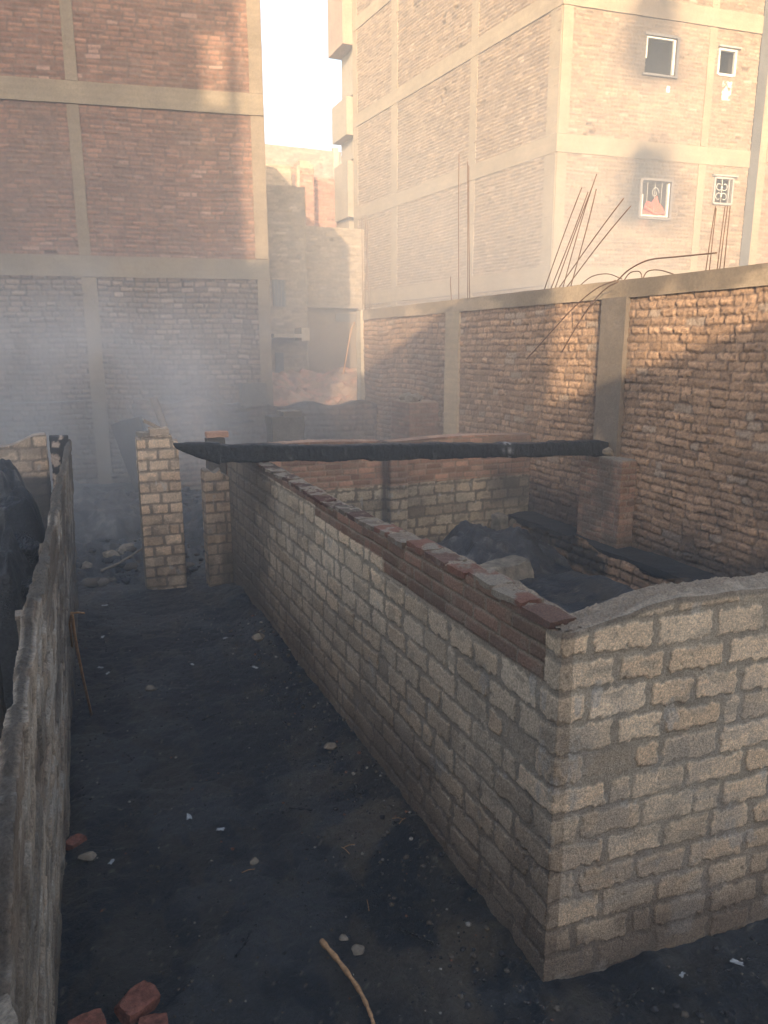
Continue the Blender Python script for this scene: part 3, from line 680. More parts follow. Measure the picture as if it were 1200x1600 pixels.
# ------------------------------------------------------------------ right apartment building (corner towards the camera)
rb = thing('apartment_building', (12, 16.6, 0), 'tall pale sunlit brick block with soot above its broken windows, right of the sky gap', 'building')
KC = np.array([11.9, 16.6]); dl = np.array([-.07, .9976]); dr = np.array([.9944, -.1057]); dr = dr/np.linalg.norm(dr)
FL = KC+dl*11.75; FR = KC+dr*5.92
ntop = 16.6
def soot_win(P, c):
    x, z = P[..., 0], P[..., 2]; n = fbm(x*3, z*2.2, 331, 4)
    for (xa, xb, zw, hh, sh) in ((14.25, 15.15, 9.5, 1.75, -.25), (14.40, 15.25, 6.1, 1.6, -.22)):
        cx = (xa+xb)/2+sh*1.0; up = ss(-.55, .25, z-zw)*ss(hh+.55, hh-.65, z-zw+(n-.5)*.5)
        k = up*np.exp(-(np.abs(x-cx-(fbm(x*.8, z*1.2, 333)-.5)*.4)/np.maximum(.66-.10*(z-zw-.8), .3))**2.2)*.95*(.75+.5*fbm(x*6, z*4, 335, 4))
        c = soot(c, np.clip(k*1.7, 0, 1)**.6*.97, (.022, .021, .02))
    k = np.exp(-((x-14.55)/.16)**2)*ss(6.1, 5.9, z)*ss(4.4, 5, z)*.35*ss(.3, .5, n); c = soot(c, k, (.30, .16, .10))
    k = np.exp(-((x-14.8)/.35)**2)*ss(9.4, 9.2, z)*ss(8.0, 8.9, z)*.3*ss(.35, .6, n); c = soot(c, k, (.28, .2, .15))
    wp = (np.abs(x-16.80) < .14)*(np.abs(z-9.25) < .22)*ss(.45, .55, fbm(x*14, z*10, 334, 3)); c = mixc(c, (.8, .75, .66), wp*.9)
    wq = (np.abs(x-15.0) < .05)*(np.abs(z-9.12) < .07); c = mixc(c, (.8, .78, .72), wq*.9)
    return soot(c, .18*ss(.5, .65, fbm(x*.5, z*.5, 336, 4)), (.3, .22, .16))
# windows: facade coordinate s measured from the corner
def sR(x): return (x-KC[0])/dr[0]
WIN = [(14.25, 15.15, 9.42, 10.28, 'big'), (14.42, 15.30, 6.02, 6.92, 'grille_big'), (16.45, 17.00, 9.60, 10.22, 'small'), (16.66, 17.26, 6.46, 7.12, 'grille')]
holes = [(sR(xa), sR(xb), za, zb) for xa, xb, za, zb, _ in WIN]
bk_ = (.23, .158, .100); mk_ = (.205, .152, .10); cc_ = (.25, .19, .122)
a = Acc(); facade(a, [FL, KC], 0, ntop, .032, .024, sty_far, None, seed=81, ch=.092, bl=.25, depth=.030, brick=bk_, mortar=mk_, pale=.03)
a.build('side_wall', M_far, rb)
a = Acc(); facade(a, [KC, FR], 0, ntop, .026, .024, sty_far, soot_win, holes=holes, seed=83, ch=.092, bl=.25, depth=.024, brick=(.225, .15, .095), mortar=mk_, pale=.03)
a.build('front_wall', M_far, rb)
nl = np.array([-dl[1], dl[0]]); tl = -dl; nl = np.array([tl[1], -tl[0]]); nr_ = np.array([dr[1], -dr[0]])
belts = ((4.25, 4.72), (7.42, 7.84), (10.68, 11.10), (13.9, 14.3))
LLn = 11.75
for i, (z0, z1) in enumerate(belts):
    slab_on(rb, 'floor_beam', FL, tl, nl, 0, LLn+.04, z0, z1, .04, cc_, 60+i, res=.06)
    slab_on(rb, 'floor_beam', KC, dr, nr_, -.04, 5.9, z0, z1, .037, cc_, 70+i, res=.06, stain=soot_win)
for i, (ya, yb) in enumerate(((16.6, 17.02), (20.14, 20.48), (24.85, 25.28), (27.95, 28.32))):
    for j, (za, zb) in enumerate(((0, 4.24), (4.73, 7.41), (7.85, 10.67), (11.11, 13.89), (14.31, 16.6))):
        s1 = LLn-(ya-16.6)/.9976; s0 = LLn-(yb-16.6)/.9976
        slab_on(rb, 'column', FL, tl, nl, max(s0, 0), min(s1, LLn), za, zb, .03, cc_, 80+i*5+j, board=.03)
for i, (xa, xb) in enumerate(((11.9, 12.18), (16.12, 16.34))):
    for j, (za, zb) in enumerate(((0, 4.24), (4.73, 7.41), (7.85, 10.67), (11.11, 13.89), (14.31, 16.6))):
        slab_on(rb, 'column', KC, dr, nr_, sR(xa), sR(xb), za, zb, .028, cc_, 110+i*5+j, board=.03)
acc = Acc(); cc0 = (.35, .25, .18)
cx = (FL+KC)/2; 
def pl(c0, c1, th, off, z0=0, z1=ntop):
    c0 = np.array(c0); c1 = np.array(c1); t = c1-c0; L = np.linalg.norm(t); t /= L; nn = np.array([t[1], -t[0]]); c = (c0+c1)/2+nn*off
    rough_box(acc, (c[0], c[1], (z0+z1)/2), (L, th, z1-z0), rot=math.atan2(t[1], t[0]), res=1, amp=0, col=cc0)
FR2 = FR+dl*11.75
pl(FL+dr*.02, KC+dr*.02-dl*0+dl*.35, .2, -.22); pl(FL-dl*.1, FR2-dl*.1, .2, 0); pl(FR-dr*.1+dl*.05, FR2-dr*.1, .2, 0)
mid = (FL+FR)/2; rough_box(acc, (mid[0], mid[1], ntop-.1), (5.6, 11.4, .2), rot=math.atan2(dl[1], dl[0])-math.pi/2, res=1, amp=0, col=cc0)
acc.build('rear_shell', M_far, rb)
def on_front(x, z, out=0.0):
    s = sR(x); p = KC+dr*s+nr_*out; return Vector((p[0], p[1], z))
rzf = math.atan2(dr[1], dr[0])
for (xa, xb, za, zb, kind) in WIN:
    s0, s1 = sR(xa), sR(xb); fr = thing('window', on_front((xa+xb)/2, za), None, None) if False else None
    # recess lined with plaster, open to a dark room
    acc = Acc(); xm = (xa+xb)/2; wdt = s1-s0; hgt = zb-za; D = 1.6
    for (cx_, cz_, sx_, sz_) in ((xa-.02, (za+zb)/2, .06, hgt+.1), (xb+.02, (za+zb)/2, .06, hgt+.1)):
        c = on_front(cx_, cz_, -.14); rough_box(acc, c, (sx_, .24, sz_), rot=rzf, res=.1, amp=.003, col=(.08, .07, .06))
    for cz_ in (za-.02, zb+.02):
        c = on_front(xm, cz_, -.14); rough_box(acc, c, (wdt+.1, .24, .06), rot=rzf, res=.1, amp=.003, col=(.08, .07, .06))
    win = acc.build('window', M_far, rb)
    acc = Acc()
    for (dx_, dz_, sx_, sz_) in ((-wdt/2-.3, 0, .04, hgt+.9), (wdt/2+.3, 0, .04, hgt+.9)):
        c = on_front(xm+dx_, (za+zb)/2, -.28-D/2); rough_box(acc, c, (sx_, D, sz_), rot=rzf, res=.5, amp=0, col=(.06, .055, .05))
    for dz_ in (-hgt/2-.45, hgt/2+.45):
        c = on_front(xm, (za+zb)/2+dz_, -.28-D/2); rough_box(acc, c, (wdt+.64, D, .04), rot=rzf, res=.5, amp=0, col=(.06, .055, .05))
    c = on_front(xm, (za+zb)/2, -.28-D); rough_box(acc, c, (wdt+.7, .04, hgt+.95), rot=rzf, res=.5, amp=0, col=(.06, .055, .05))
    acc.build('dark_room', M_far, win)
    fm = M_white if kind in ('big', 'small', 'grille_big') else M_grey; fw = .055
    # frame bars: one mesh
    V = []; F = []
    def addbox(x0, x1, z0, z1, o0, o1):
        b = len(V)
        for o in (o0, o1):
            for (xx, zz) in ((x0, z0), (x1, z0), (x1, z1), (x0, z1)): V.append(tuple(on_front(xx, zz, o)))
        F.extend([(b, b+1, b+2, b+3), (b+7, b+6, b+5, b+4), (b, b+4, b+5, b+1), (b+1, b+5, b+6, b+2), (b+2, b+6, b+7, b+3), (b+3, b+7, b+4, b)])
    def frame_obj(name, mat, parent):
        me = bpy.data.meshes.new(name); me.from_pydata(V, [], F); me.materials.append(mat); o = bpy.data.objects.new(name, me); link(o, parent); V.clear(); F.clear(); return o
    if kind == 'big':
        addbox(xb-.085, xb-.03, za+.03, zb-.03, -.04, .02); addbox(xa+.02, xa+.05, za+.35, zb-.02, -.04, .015); addbox(xa+.05, xb-.085, zb-.05, zb-.02, -.04, .015)
        frame_obj('frame', M_white, win)
        addbox(xa-.06, xb+.06, za-.05, za+.0, -.03, .07); addbox(xb+.0, xb+.07, za+.0, zb+.04, -.03, .05); addbox(xa-.06, xb+.0, zb, zb+.06, -.03, .05)
        frame_obj('surround', flat_mat('sooty_surround', (.10, .09, .085), .8), win)
    if kind == 'small':
        addbox(xa-.01, xa+.04, za, zb, -.04, .03); addbox(xb-.05, xb+.01, za, zb, -.04, .03); addbox(xa+.04, xb-.05, za-.02, za+.04, -.04, .03); addbox(xa+.04, xb-.05, zb-.05, zb, -.04, .03)
        frame_obj('frame', M_white, win); addbox(xa-.04, xb+.1, zb+.02, zb+.06, -.02, .08); frame_obj('lintel', M_grey, win)
    if kind == 'grille_big':
        addbox(xb-.10, xb-.045, za+.02, zb-.05, -.02, .045); addbox(xa+.02, xa+.05, za+.02, za+.55, -.02, .03); addbox(xa+.05, xb-.1, za+.02, za+.06, -.02, .03)
        frame_obj('frame', M_white, win)
        addbox(xa-.06, xa, za-.02, zb+.03, -.03, .05); addbox(xb, xb+.07, za-.02, zb+.03, -.03, .05); addbox(xa, xb, zb, zb+.05, -.03, .05); addbox(xa-.04, xb+.04, za-.05, za, -.03, .06)
        frame_obj('surround', flat_mat('sooty_surround', (.13, .11, .10), .8), win)
        pts = []
        for i in range(26):
            t = i/25*2.2*math.pi; r_ = .15-.045*t/3; pts.append(on_front((xa+xb)/2+.02+r_*math.cos(t)*.8, zb-.28+r_*math.sin(t), -.05))
        tube('grille_scroll', pts, .012, M_grey, win)
        for xx in (xa+.22, xa+.45, xa+.66): tube('grille_bar', [on_front(xx, za+.03, -.05), on_front(xx, zb-.02, -.05)], .009, M_grey, win)
    if kind == 'grille':
        addbox(xa-.02, xa+.03, za, zb, -.03, .06); addbox(xb-.03, xb+.02, za, zb, -.03, .06); addbox(xa+.03, xb-.03, za-.02, za+.03, -.03, .06); addbox(xa+.03, xb-.03, zb-.03, zb+.02, -.03, .06); addbox(xa+.46, xa+.49, za+.03, zb-.03, .0, .05)
        addbox(xa-.10, xb+.12, zb+.03, zb+.07, -.02, .09); frame_obj('frame', M_grey, win)
        for (sgnx, sgnz, ox, oz) in ((1, 1, .16, .18), (1, -1, .16, .44), (-1, 1, .34, .18), (-1, -1, .34, .44)):
            pts = []
            for i in range(20):
                t = i/19*1.7*math.pi; r_ = .11-.05*i/19; pts.append(on_front(xa+ox+sgnx*r_*math.cos(t), za+oz+sgnz*r_*math.sin(t), .03))
            tube('grille_scroll', pts, .011, M_white, win, 6)
        tube('grille_bar', [on_front(xa+.25, za+.02, .03), on_front(xa+.25, zb-.02, .03)], .009, M_white, win, 6)
# red cloth hanging in the lower burnt window
ca = np.zeros((26, 30, 3)); xa, xb, za, zb, _ = WIN[1]
for i in range(26):
    for j in range(30):
        u = j/29; v = i/25; topz = za+.12+.42*max(0, 1-abs(u-.62)*2.0)+.22*max(0, 1-abs(u-.2)*5); z = za+.03+v*(topz-za-.03)
        p = on_front(xa+.06+u*(xb-xa-.2), z, -.015+.025*math.sin(u*19+v*2)+.02*math.sin(v*6+u*5)); ca[i, j] = p
a = Acc(); a.add(ca, (.5, .2, .1)); cl = a.build('red_cloth', M_cloth); tag(cl, 'torn red patterned cloth hanging in the lower soot stained window', 'cloth')
pts = [on_front(xa+.10+.62*t, za+.22-.13*math.sin(t*math.pi*.6)+.02*math.sin(t*9), .05) for t in np.linspace(0, 1, 14)]
tube('rolled_hem', pts, .035, M_cloth, cl, 8)
# thin rods leaning beneath the small grilled window (on a roof in front of the building)
for (bx, by, tx, ty) in ((1102, 425, 1118, 322), (1108, 425, 1119, 325), (1120, 423, 1133, 322), (1124, 423, 1137, 322), (1131, 421, 1141, 322)):
    X1 = WX+.11; p = hx(bx, by, X1); q = hx(tx, ty, X1); tube('rebar', [Vector((X1, p.y, 3.36)), (p+q)/2+Vector((.02, .02, 0)), q], .006, M_steel, cw, 6)
# balconies on the far edge of the long side
def balc(y0, y1, z0, z1, out, col):
    s1 = LLn-(y0-16.6); s0 = LLn-(y1-16.6)
    return slab_on(rb, 'balcony', FL, tl, nl, s0, s1, z0, z1, out, col, int(z0*7), res=.07, depth=out+.02, board=0, mat=M_far)
ccb = (.50, .40, .28)
# ------------------------------------------------------------------ painted gap shade, then the neighbouring block at far right
nb = thing('apartment_building', (22, 15.5, 0), 'brick block cut off by the right edge, past a strip coloured dark as gap shade', 'building')
N0 = KC+dr*6.16-nr_*0.0; N1 = N0+dr*6
a = Acc(); facade(a, [N0+(-nr_)*5, N0, N1], 0, 15.8, .035, .026, sty_far, None, seed=91, ch=.092, bl=.25, depth=.02, brick=(.26, .15, .105), mortar=mk_); a.build('wall', M_far, nb)
slab_on(nb, 'column', N0, dr, nr_, 0, .26, 0, 15.8, .03, cc_, 141)
jc = KC+dr*6.02-nr_*.02; box_obj('gap_shade_strip', (jc[0], jc[1], 7.8), (.30, .12, 15.6), M_far, nb, rot=rzf, res=.3, amp=.006, col=(.085, .078, .07))  # dark strip painted in to stand for the shade of the gap
for z0, z1 in ((4.4, 4.8), (7.6, 8.0), (10.8, 11.2), (14.0, 14.4)): slab_on(nb, 'floor_beam', N0, dr, nr_, .27, 6, z0, z1, .035, cc_, 142)
acc = Acc(); c = (N0+N1)/2-nr_*3.6; rough_box(acc, (c[0], c[1], 7.7), (5.4, 6.2, 15.4), rot=rzf, res=1, amp=0, col=cc0); acc.build('rear_shell', M_far, nb)

# ------------------------------------------------------------------ yard back wall, ruins, rubble
yw = thing('yard_back_wall', (3.4, 13.9, 0), 'low sooty wall closing the smoky yard below the left building', 'wall')
wall_solid('masonry', [(1.25, 14.15), (5.80, 13.75)], .22, lambda x, y: 1.60+.12*ss(4.0, 2.4, x)+.05*math.sin(x*6), -.05, .03, .025, sty_rough, M_rough, yw, lambda P, c: soot(c, .62+.3*ss(.4, .6, fbm(P[..., 0], P[..., 2], 401, 4)), (.05, .05, .052)), seed=95)
a = Acc(); rough_box(a, (3.36, 13.9, 1.82), (.46, .3, .42), res=.03, amp=.03, freq=6, col=(.13, .115, .10), seed=4); a.build('raised_stub', M_rough, yw)
rn = thing('ruined_pier', (3.2, 11.1, 0), 'dark broken pier standing in smoke just above the burnt beam', 'pillar')
a = Acc(); rough_box(a, (3.17, 11.1, .82), (.50, .4, 1.68), res=.03, amp=.035, freq=5, col=(.13, .115, .10), seed=5); rough_box(a, (3.24, 11.1, 1.69), (.3, .34, .09), res=.03, amp=.02, freq=9, col=(.16, .14, .12), seed=6); a.build('pier_body', M_rough, rn)
rn2 = thing('ruined_pier', (4.9, 10.0, 0), 'low brick pier topped with pale rubble against the right yard wall', 'pillar')
pp = hx(640, 690, WX-.3); a = Acc(); yq = hx(642, 640, WX-.35).y
facade(a, [(WX, yq+.35), (WX-.55, yq+.35), (WX-.55, yq-.35), (WX, yq-.35)], 0, 1.78, .02, .02, sty_red, lambda P, c: soot(c, np.full(c.shape[:-1], .35), (.08, .065, .055)), seed=97, brick=(.3, .17, .12)); rough_box(a, (WX-.27, yq, 1.77), (.5, .62, .06), res=.03, amp=.02, col=(.3, .22, .16)); a.build('pier_body', M_rough, rn2)
for i in range(5):
    o = rock('rubble_stone', (WX-.42+.1*(i % 3), yq-.2+.1*i, 1.83+.03*(i % 2)), (.2, .22, .13), M_stone, 200+i, parent=rn2)
# leaning burnt slab left of the doorway pillar
a = Acc(); rough_box(a, (1.2, 12.4, .65), (.5, .12, 1.9), rot=-.5, res=.05, amp=.03, freq=4, col=(.035, .035, .038), seed=6, tilt=(0.1, -.25)); ls = a.build('leaning_slab', M_rough); tag(ls, 'dark burnt slab leaning in the smoke behind the pale pillar', 'slab')
bs = tube('leaning_plank', [hy(240, 622, 12.0), hy(262, 690, 12.0)+Vector((0, -.3, 0))], [.06, .055], flat_mat('scorched_plank', (.2, .15, .11), .9)); tag(bs, 'pale scorched plank leaning above the top of the block pillar', 'plank')
# rubble bank beyond the yard
xs_ = np.arange(2.2, 10.5, .055); ys_ = np.arange(14.4, 22.5, .07); RX, RY = np.meshgrid(xs_, ys_)
rz_ = 1.0*ss(14.3, 15.4, RY)+1.0*ss(15.2, 20.5, RY)*(.5+fbm(RX*.6, RY*.6, 411))-.15
chunk = np.abs(fbm(RX*3, RY*3, 412, 4)-.5)*.45+.07*(vn2(RX*7, RY*7, 413) > .6)*vn2(RX*11, RY*11, 414)
rz_ = (rz_+chunk)*ss(2.2, 3.4, RX)*ss(10.5, 9.8, RX)*ss(22.5, 21.2, RY)-.05
rc = mixc(np.array([.32, .22, .15])*(.6+.8*fbm(RX*2, RY*2, 415)[..., None]), (.45, .24, .16), (vn2(RX*6, RY*6, 416) > .6)*.7)
a = Acc(); a.add(np.stack([RX, RY, rz_], -1), rc); rb_ = a.build('rubble_bank', M_rough); tag(rb_, 'heap of broken brick and earth in the gap between the buildings', 'rubble', kind='stuff')
rs = random.Random(5)

# ------------------------------------------------------------------ houses seen through the gap
def frontal(name, label, x0, x1, Y, ztop, brick, ch=.1, z0=0, depth=4, seed=1, res=.05, holes_px=None, parent=None, mortar=(.40, .31, .22), style=None):
    """face towards the camera through the gap; x0,x1 photo columns at depth Y"""
    pass
def house(label, a, b, zt, depth, brick, seed, res=.05, mortar=(.38, .29, .2), ch=.10, holes=(), name='brick_house', roof=True, stain=None):
    A = np.array(a, float); B = np.array(b, float); t = (B-A); L = np.linalg.norm(t); t /= L; nn = np.array([t[1], -t[0]])
    h = thing(name, (float((A+B)[0]/2), float((A+B)[1]/2), 0), label, 'house')
    ac = Acc(); facade(ac, [A-nn*depth, A, B, B-nn*depth], 0, zt, res, res*.8, sty_far, stain, seed=seed, ch=ch, bl=.28, depth=.02, brick=brick, mortar=mortar); ac.build('wall', M_far, h)
    ac = Acc(); c = (A+B)/2-nn*depth/2; rz = math.atan2(t[1], t[0])
    rough_box(ac, (c[0], c[1], zt-.15), (L-.1, depth-.1, .2), rot=rz, res=1, amp=0, col=brick); c = (A+B)/2-nn*(depth-.05); rough_box(ac, (c[0], c[1], zt/2), (L-.1, .15, zt-.02), rot=rz, res=1, amp=0, col=brick)
    ac.build('roof', M_far, h)
    return h, A, t, nn, L
YA = 25.0
def gp(x, y, Y): return hy(x, y, Y)
gA0 = gp(405, 288, YA); gA1 = gp(476, 291, YA+.0)
HA, A1, t1, n1, L1 = house('plastered narrow house with a barred window, nearest in the gap', (gA0.x-1.5, YA+.2), (gA1.x, YA), (gA0.z+gA1.z)/2, 5, (.27, .21, .145), 501, mortar=(.27, .21, .145))
def face_box(parent, name, x0, y0, x1, y1, Y, out, mat, col=(.3, .25, .2), th=.1, **kw):
    p = gp(x0, y0, Y-out); q = gp(x1, y1, Y-out)
    a = Acc(); rough_box(a, ((p.x+q.x)/2, Y-out+th/2, (p.z+q.z)/2), (abs(q.x-p.x), th, abs(p.z-q.z)), res=.08, amp=.006, col=col, **kw); return a.build(name, mat, parent)
wn = face_box(HA, 'window', 426, 437, 447, 479, YA, .06, M_far, (.13, .13, .13), .05)
for k in range(4): face_box(wn, 'window_bar', 428+k*5.5, 438, 429.5+k*5.5, 478, YA, .10, M_far, (.3, .26, .2), .03)
face_box(HA, 'window_frame', 425, 434, 449, 437, YA, .09, M_far, (.35, .28, .2), .1)
# jetty and awning over the ground floor
g0 = gp(427, 528, YA-.6); g1 = gp(480, 530, YA-.6)
a = Acc(); rough_box(a, ((g0.x+g1.x)/2, YA-.35, g0.z+.07), (g1.x-g0.x, .75, .12), res=.08, amp=.006, col=(.36, .29, .21)); rough_box(a, (g1.x-.1, YA-.35, g0.z+.12), (.28, .78, .42), res=.08, amp=.006, col=(.42, .34, .24)); a.build('awning_slab', M_far, HA)
face_box(HA, 'ground_window', 430, 551, 444, 586, YA, .05, M_far, (.12, .12, .12), .05)
# parapet piece on its roof
# taller parts behind: brick stair tower and red brick room
YB = 27.5
b0 = gp(472, 352, YB); b1 = gp(565, 352, YB)
HB, _, _, _, _ = house('shaded plastered house between the narrow house and the sunlit block', (b0.x-.8, YB), (b1.x+.6, YB), b0.z, 4, (.27, .205, .14), 503, mortar=(.27, .21, .145))
db = face_box(HB, 'doorway_surround', 480, 481, 560, 600, YB, .14, M_far, (.23, .175, .125), .16); face_box(HB, 'lintel_slab', 478, 477, 562, 482, YB, .5, M_far, (.25, .2, .15), .5); face_box(HB, 'signboard', 525, 490, 556, 503, YB, .22, M_far, (.16, .14, .12), .06)
YC = 30.5
c0 = gp(486, 276, YC); c1 = gp(545, 276, YC)
HC, _, _, _, _ = house('bright red brick upper storey behind the shaded house', (c0.x-.1, YC), (c1.x+1.2, YC), c0.z, 3, (.34, .155, .10), 505, mortar=(.28, .17, .12), ch=.11)
# stepped stair tower
YD = 29.6
e0 = gp(455, 262, YD); e1 = gp(490, 262, YD)
HD, _, _, _, _ = house('stepped red stair tower with a concrete post above the narrow house', (e0.x, YD), (e1.x, YD), gp(470, 262, YD).z, 2.0, (.34, .17, .115), 507, mortar=(.28, .18, .13), ch=.11)
face_box(HD, 'concrete_post', 464, 258, 469, 292, YD, .05, M_far, (.34, .28, .2), .12); face_box(HD, 'stair_opening', 456, 272, 462, 292, YD, .04, M_far, (.16, .12, .1), .05)
p = gp(472, 250, YD-.1); a = Acc()
for k, (xx0, xx1, yy) in enumerate(((468, 484, 250), (484, 489, 256))):
    u0 = gp(xx0, yy, YD); u1 = gp(xx1, 264, YD); rough_box(a, ((u0.x+u1.x)/2, YD+.4, (u0.z+u1.z)/2-.1), (u1.x-u0.x, .8, u0.z-u1.z+.2), res=.06, amp=.01, col=(.50, .28, .19), seed=k)
a.build('tower_step', M_far, HD)
f0 = gp(423, 256, 28); f1 = gp(455, 256, 28)
HE, _, _, _, _ = house('small pale parapet room on the roof edge left of the stair tower', (f0.x-.6, 28), (f1.x, 28), f0.z, 2.0, (.32, .25, .17), 509)
YF = 40
k0 = gp(400, 222, YF); k1 = gp(533, 232, YF)
HF, _, _, _, _ = house('farthest long brick block with rebar on its roofline', (k0.x-2, YF), (k1.x, YF), (k0.z+k1.z)/2-.1, 6, (.30, .2, .14), 511, res=.07, mortar=(.27, .2, .145), ch=.12)
face_box(HF, 'concrete_post', 521, 230, 530, 290, YF, .1, M_far, (.34, .28, .2), .3)
l0 = gp(528, 245, YF+1); l1 = gp(600, 248, YF+1)
HG, _, _, _, _ = house('low brick block right of the farthest one, touching the sunlit block', (l0.x, YF+1), (l1.x+3, YF+1), l0.z, 6, (.3, .2, .14), 513, res=.08, ch=.12)
for (x, yb, yt, xt) in ((450, 228, 300, 450), (465, 226, 212, 464), (471, 227, 209, 471), (475, 228, 206, 475), (497, 230, 216, 498), (502, 230, 216, 503), (520, 234, 195, 519), (528, 234, 193, 527), (533, 240, 212, 534), (533, 244, 216, 543)):
    if yt > yb: continue
    p = gp(x, yb+3, YF+.3); q = gp(xt, yt, YF+.3); tube('rebar', [p, q], .022, M_steel, HF, 5)
# ---- balconies / ragged far edge of the sunlit block
PF = FL
def farbox(name, x0, y0, x1, y1, Y0, dy, col, res=.07):
    p = gp(x0, y0, Y0); q = gp(x1, y1, Y0); a = Acc()
    rough_box(a, ((p.x+q.x)/2, Y0+dy/2, (p.z+q.z)/2), (q.x-p.x, dy, p.z-q.z), res=res, amp=.008, col=col, seed=int(y0)); return a.build(name, M_far, rb)
a = Acc()
YE = 28.35
for (x0, y0, x1, y1, cc) in ((534, -60, 575, 74, (.28, .19, .13)), (541, 150, 570, 213, (.28, .225, .16))):
    farbox('balcony', x0, y0, x1, y1, YE, 1.6, cc)
farbox('rear_wing', 543, 250, 580, 341, YE+.2, 1.5, (.28, .225, .16)); farbox('rear_wing', 545, 341, 580, 374, YE+.5, 1.4, (.27, .215, .15)); farbox('rear_wing', 542, 374, 580, 500, YE+.8, 1.4, (.27, .22, .155))
farbox('rear_wing', 551, 74, 575, 150, YE+.3, 1.2, (.28, .225, .16)); farbox('rear_wing', 551, 213, 575, 250, YE+.3, 1.2, (.28, .225, .16))
ac_ = thing('air_conditioner', gp(536, 424, YE-.1), 'white air conditioner box hung on the wall in the gap', 'air conditioner')
p = gp(531, 392, YE-.1); q = gp(542, 424, YE-.1); a = Acc(); rough_box(a, ((p.x+q.x)/2, YE-.05, (p.z+q.z)/2), (q.x-p.x, .3, p.z-q.z), res=.05, amp=.002, col=(.7, .7, .66)); a.build('casing', M_ac, ac_)
cyl = [Vector(((p.x+q.x)/2, YE-.22, (p.z+q.z)/2)), Vector(((p.x+q.x)/2, YE-.19, (p.z+q.z)/2))]; tube('fan_grille', cyl, .09, M_fan, ac_, 16)
cb_ = tube('dangling_cable', smooth_pts([hy(554, 503, 17), hy(548, 520, 17), hy(541, 560, 17), hy(536, 585, 17)]), .02, M_straw); tag(cb_, 'thin pale cable hanging down over the rubble bank', 'cable')

# ------------------------------------------------------------------ mounds of charcoal, debris
def mound(name, label, cx, cy, rx, ry, h, seed, lumps=.35, base=0, col=(.03, .031, .035), n=110, pw=.7):
    u = np.linspace(-1, 1, n)[None]; v = np.linspace(-1, 1, n)[:, None]; X = cx+u*rx*1.1+0*v; Y = cy+v*ry*1.1+0*u
    r = np.hypot(u, v)*1.1; r = r+.35*(fbm(X*2.5, Y*2.5, seed)-.5); prof = np.clip(1-r**2, 0, 1)**pw
    Z = base-.08+h*prof*(1-lumps+lumps*2*fbm(X*4, Y*4, seed+1, 4))+.09*prof*fbm(X*13, Y*13, seed+2, 4)
    c = np.asarray(col)*(.6+.9*fbm(X*7, Y*7, seed+3, 4))[..., None]; c = mixc(c, (.12, .115, .11), ss(.66, .74, fbm(X*9, Y*9, seed+4, 4))*.7)
    a = Acc(); a.add(np.stack([X, Y, Z], -1), c); o = a.build(name, M_ash); return tag(o, label, 'ash heap')
mound('ash_heap', 'tall black heap of burnt matter smoking at the left edge', -.56, 6.1, .50, .85, 1.75, 601, .26, col=(.02, .021, .024), pw=.35)
mound('ash_heap', 'lumpy charcoal heap in front of the tall smoking one at left', -.42, 5.35, .24, .30, 1.42, 605, .42, col=(.03, .031, .035), pw=.35)
mound('ash_heap', 'wide dark ash heap in the corner of the walled room', 4.55, 7.3, 1.15, .9, .62, 607, .3)
mound('ash_heap', 'dark ash heap against the pier inside the walled room', 3.6, 5.6, 1.0, .9, .38, 609, .3)
mound('ash_heap', 'broad burnt heap in the yard behind the pillar', .3, 11.8, 1.6, 1.3, .55, 611, .4)
mound('ash_heap', 'burnt heap right of the pillar in the smoky yard', 2.2, 10.6, 1.2, 1.0, .5, 613, .4)
mound('ash_heap', 'long black heap under the left building wall', -1.4, 13.0, 2.2, 1.3, .8, 615, .4)
for i, (x, y, zz, sx, sy, sz, lab) in enumerate(((38, 850, 1.36, .26, .3, .20, 'rounded charred lump half way down the tall black heap'), (60, 905, 1.2, .2, .24, .16, 'charred lump below the rounded one on the black heap'), (14, 930, 1.1, .22, .2, .16, 'charred lump nearest the left frame edge on the black heap'))):
    p = hz(x, y, zz); o = rock('charred_lump', (p.x-.03, p.y, zz-.05), (sx, sy, sz), M_char, 400+i, amp=.5, f=2, n=30); tag(o, lab, 'charred lump')
# broken post and charred board on the left room's side
bp = thing('broken_post', (-.31, 4.97, 0), 'broken grey post stump standing behind the left wall', 'post')
a = Acc(); rough_box(a, (-.315, 4.95, .55), (.085, .10, 1.0), res=.015, amp=.012, freq=12, col=(.24, .2, .16), seed=9); rough_box(a, (-.315, 4.95, 1.055), (.10, .11, .03), res=.015, amp=.006, freq=12, col=(.3, .25, .2), seed=10); a.build('post_body', M_block, bp)
a = Acc(); n = 60; 
g = np.zeros((2, n, 3)); X0, Y0 = -.62, 4.4
rough_box(a, (-.60, 4.45, .52), (.34, .05, 1.04), res=.02, amp=.022, freq=9, col=(.035, .03, .026), seed=11, rot=-.15)
cbd = a.build('charred_board', M_debris); tag(cbd, 'dark charred board standing upright at the left edge', 'board')
# pale blocks lying in the room
for i, (x, y, z, sx, sy, sz, rz, lab) in enumerate(((790, 872, .5, .62, .32, .24, .25, 'largest pale block lying in dark ash beyond the long wall'), (782, 800, .55, .16, .2, .26, .1, 'small upright pale block in ash near the room back corner'), (812, 805, .5, .2, .2, .2, .5, 'grey block fallen beside the small upright pale one'))):
    p = hz(x, y, z); o = rock('loose_block', (p.x, p.y, z-.16), (sx, sy, sz), M_dullblock, 300+i, box=.55, rz=rz, amp=.10); tag(o, lab, 'block')
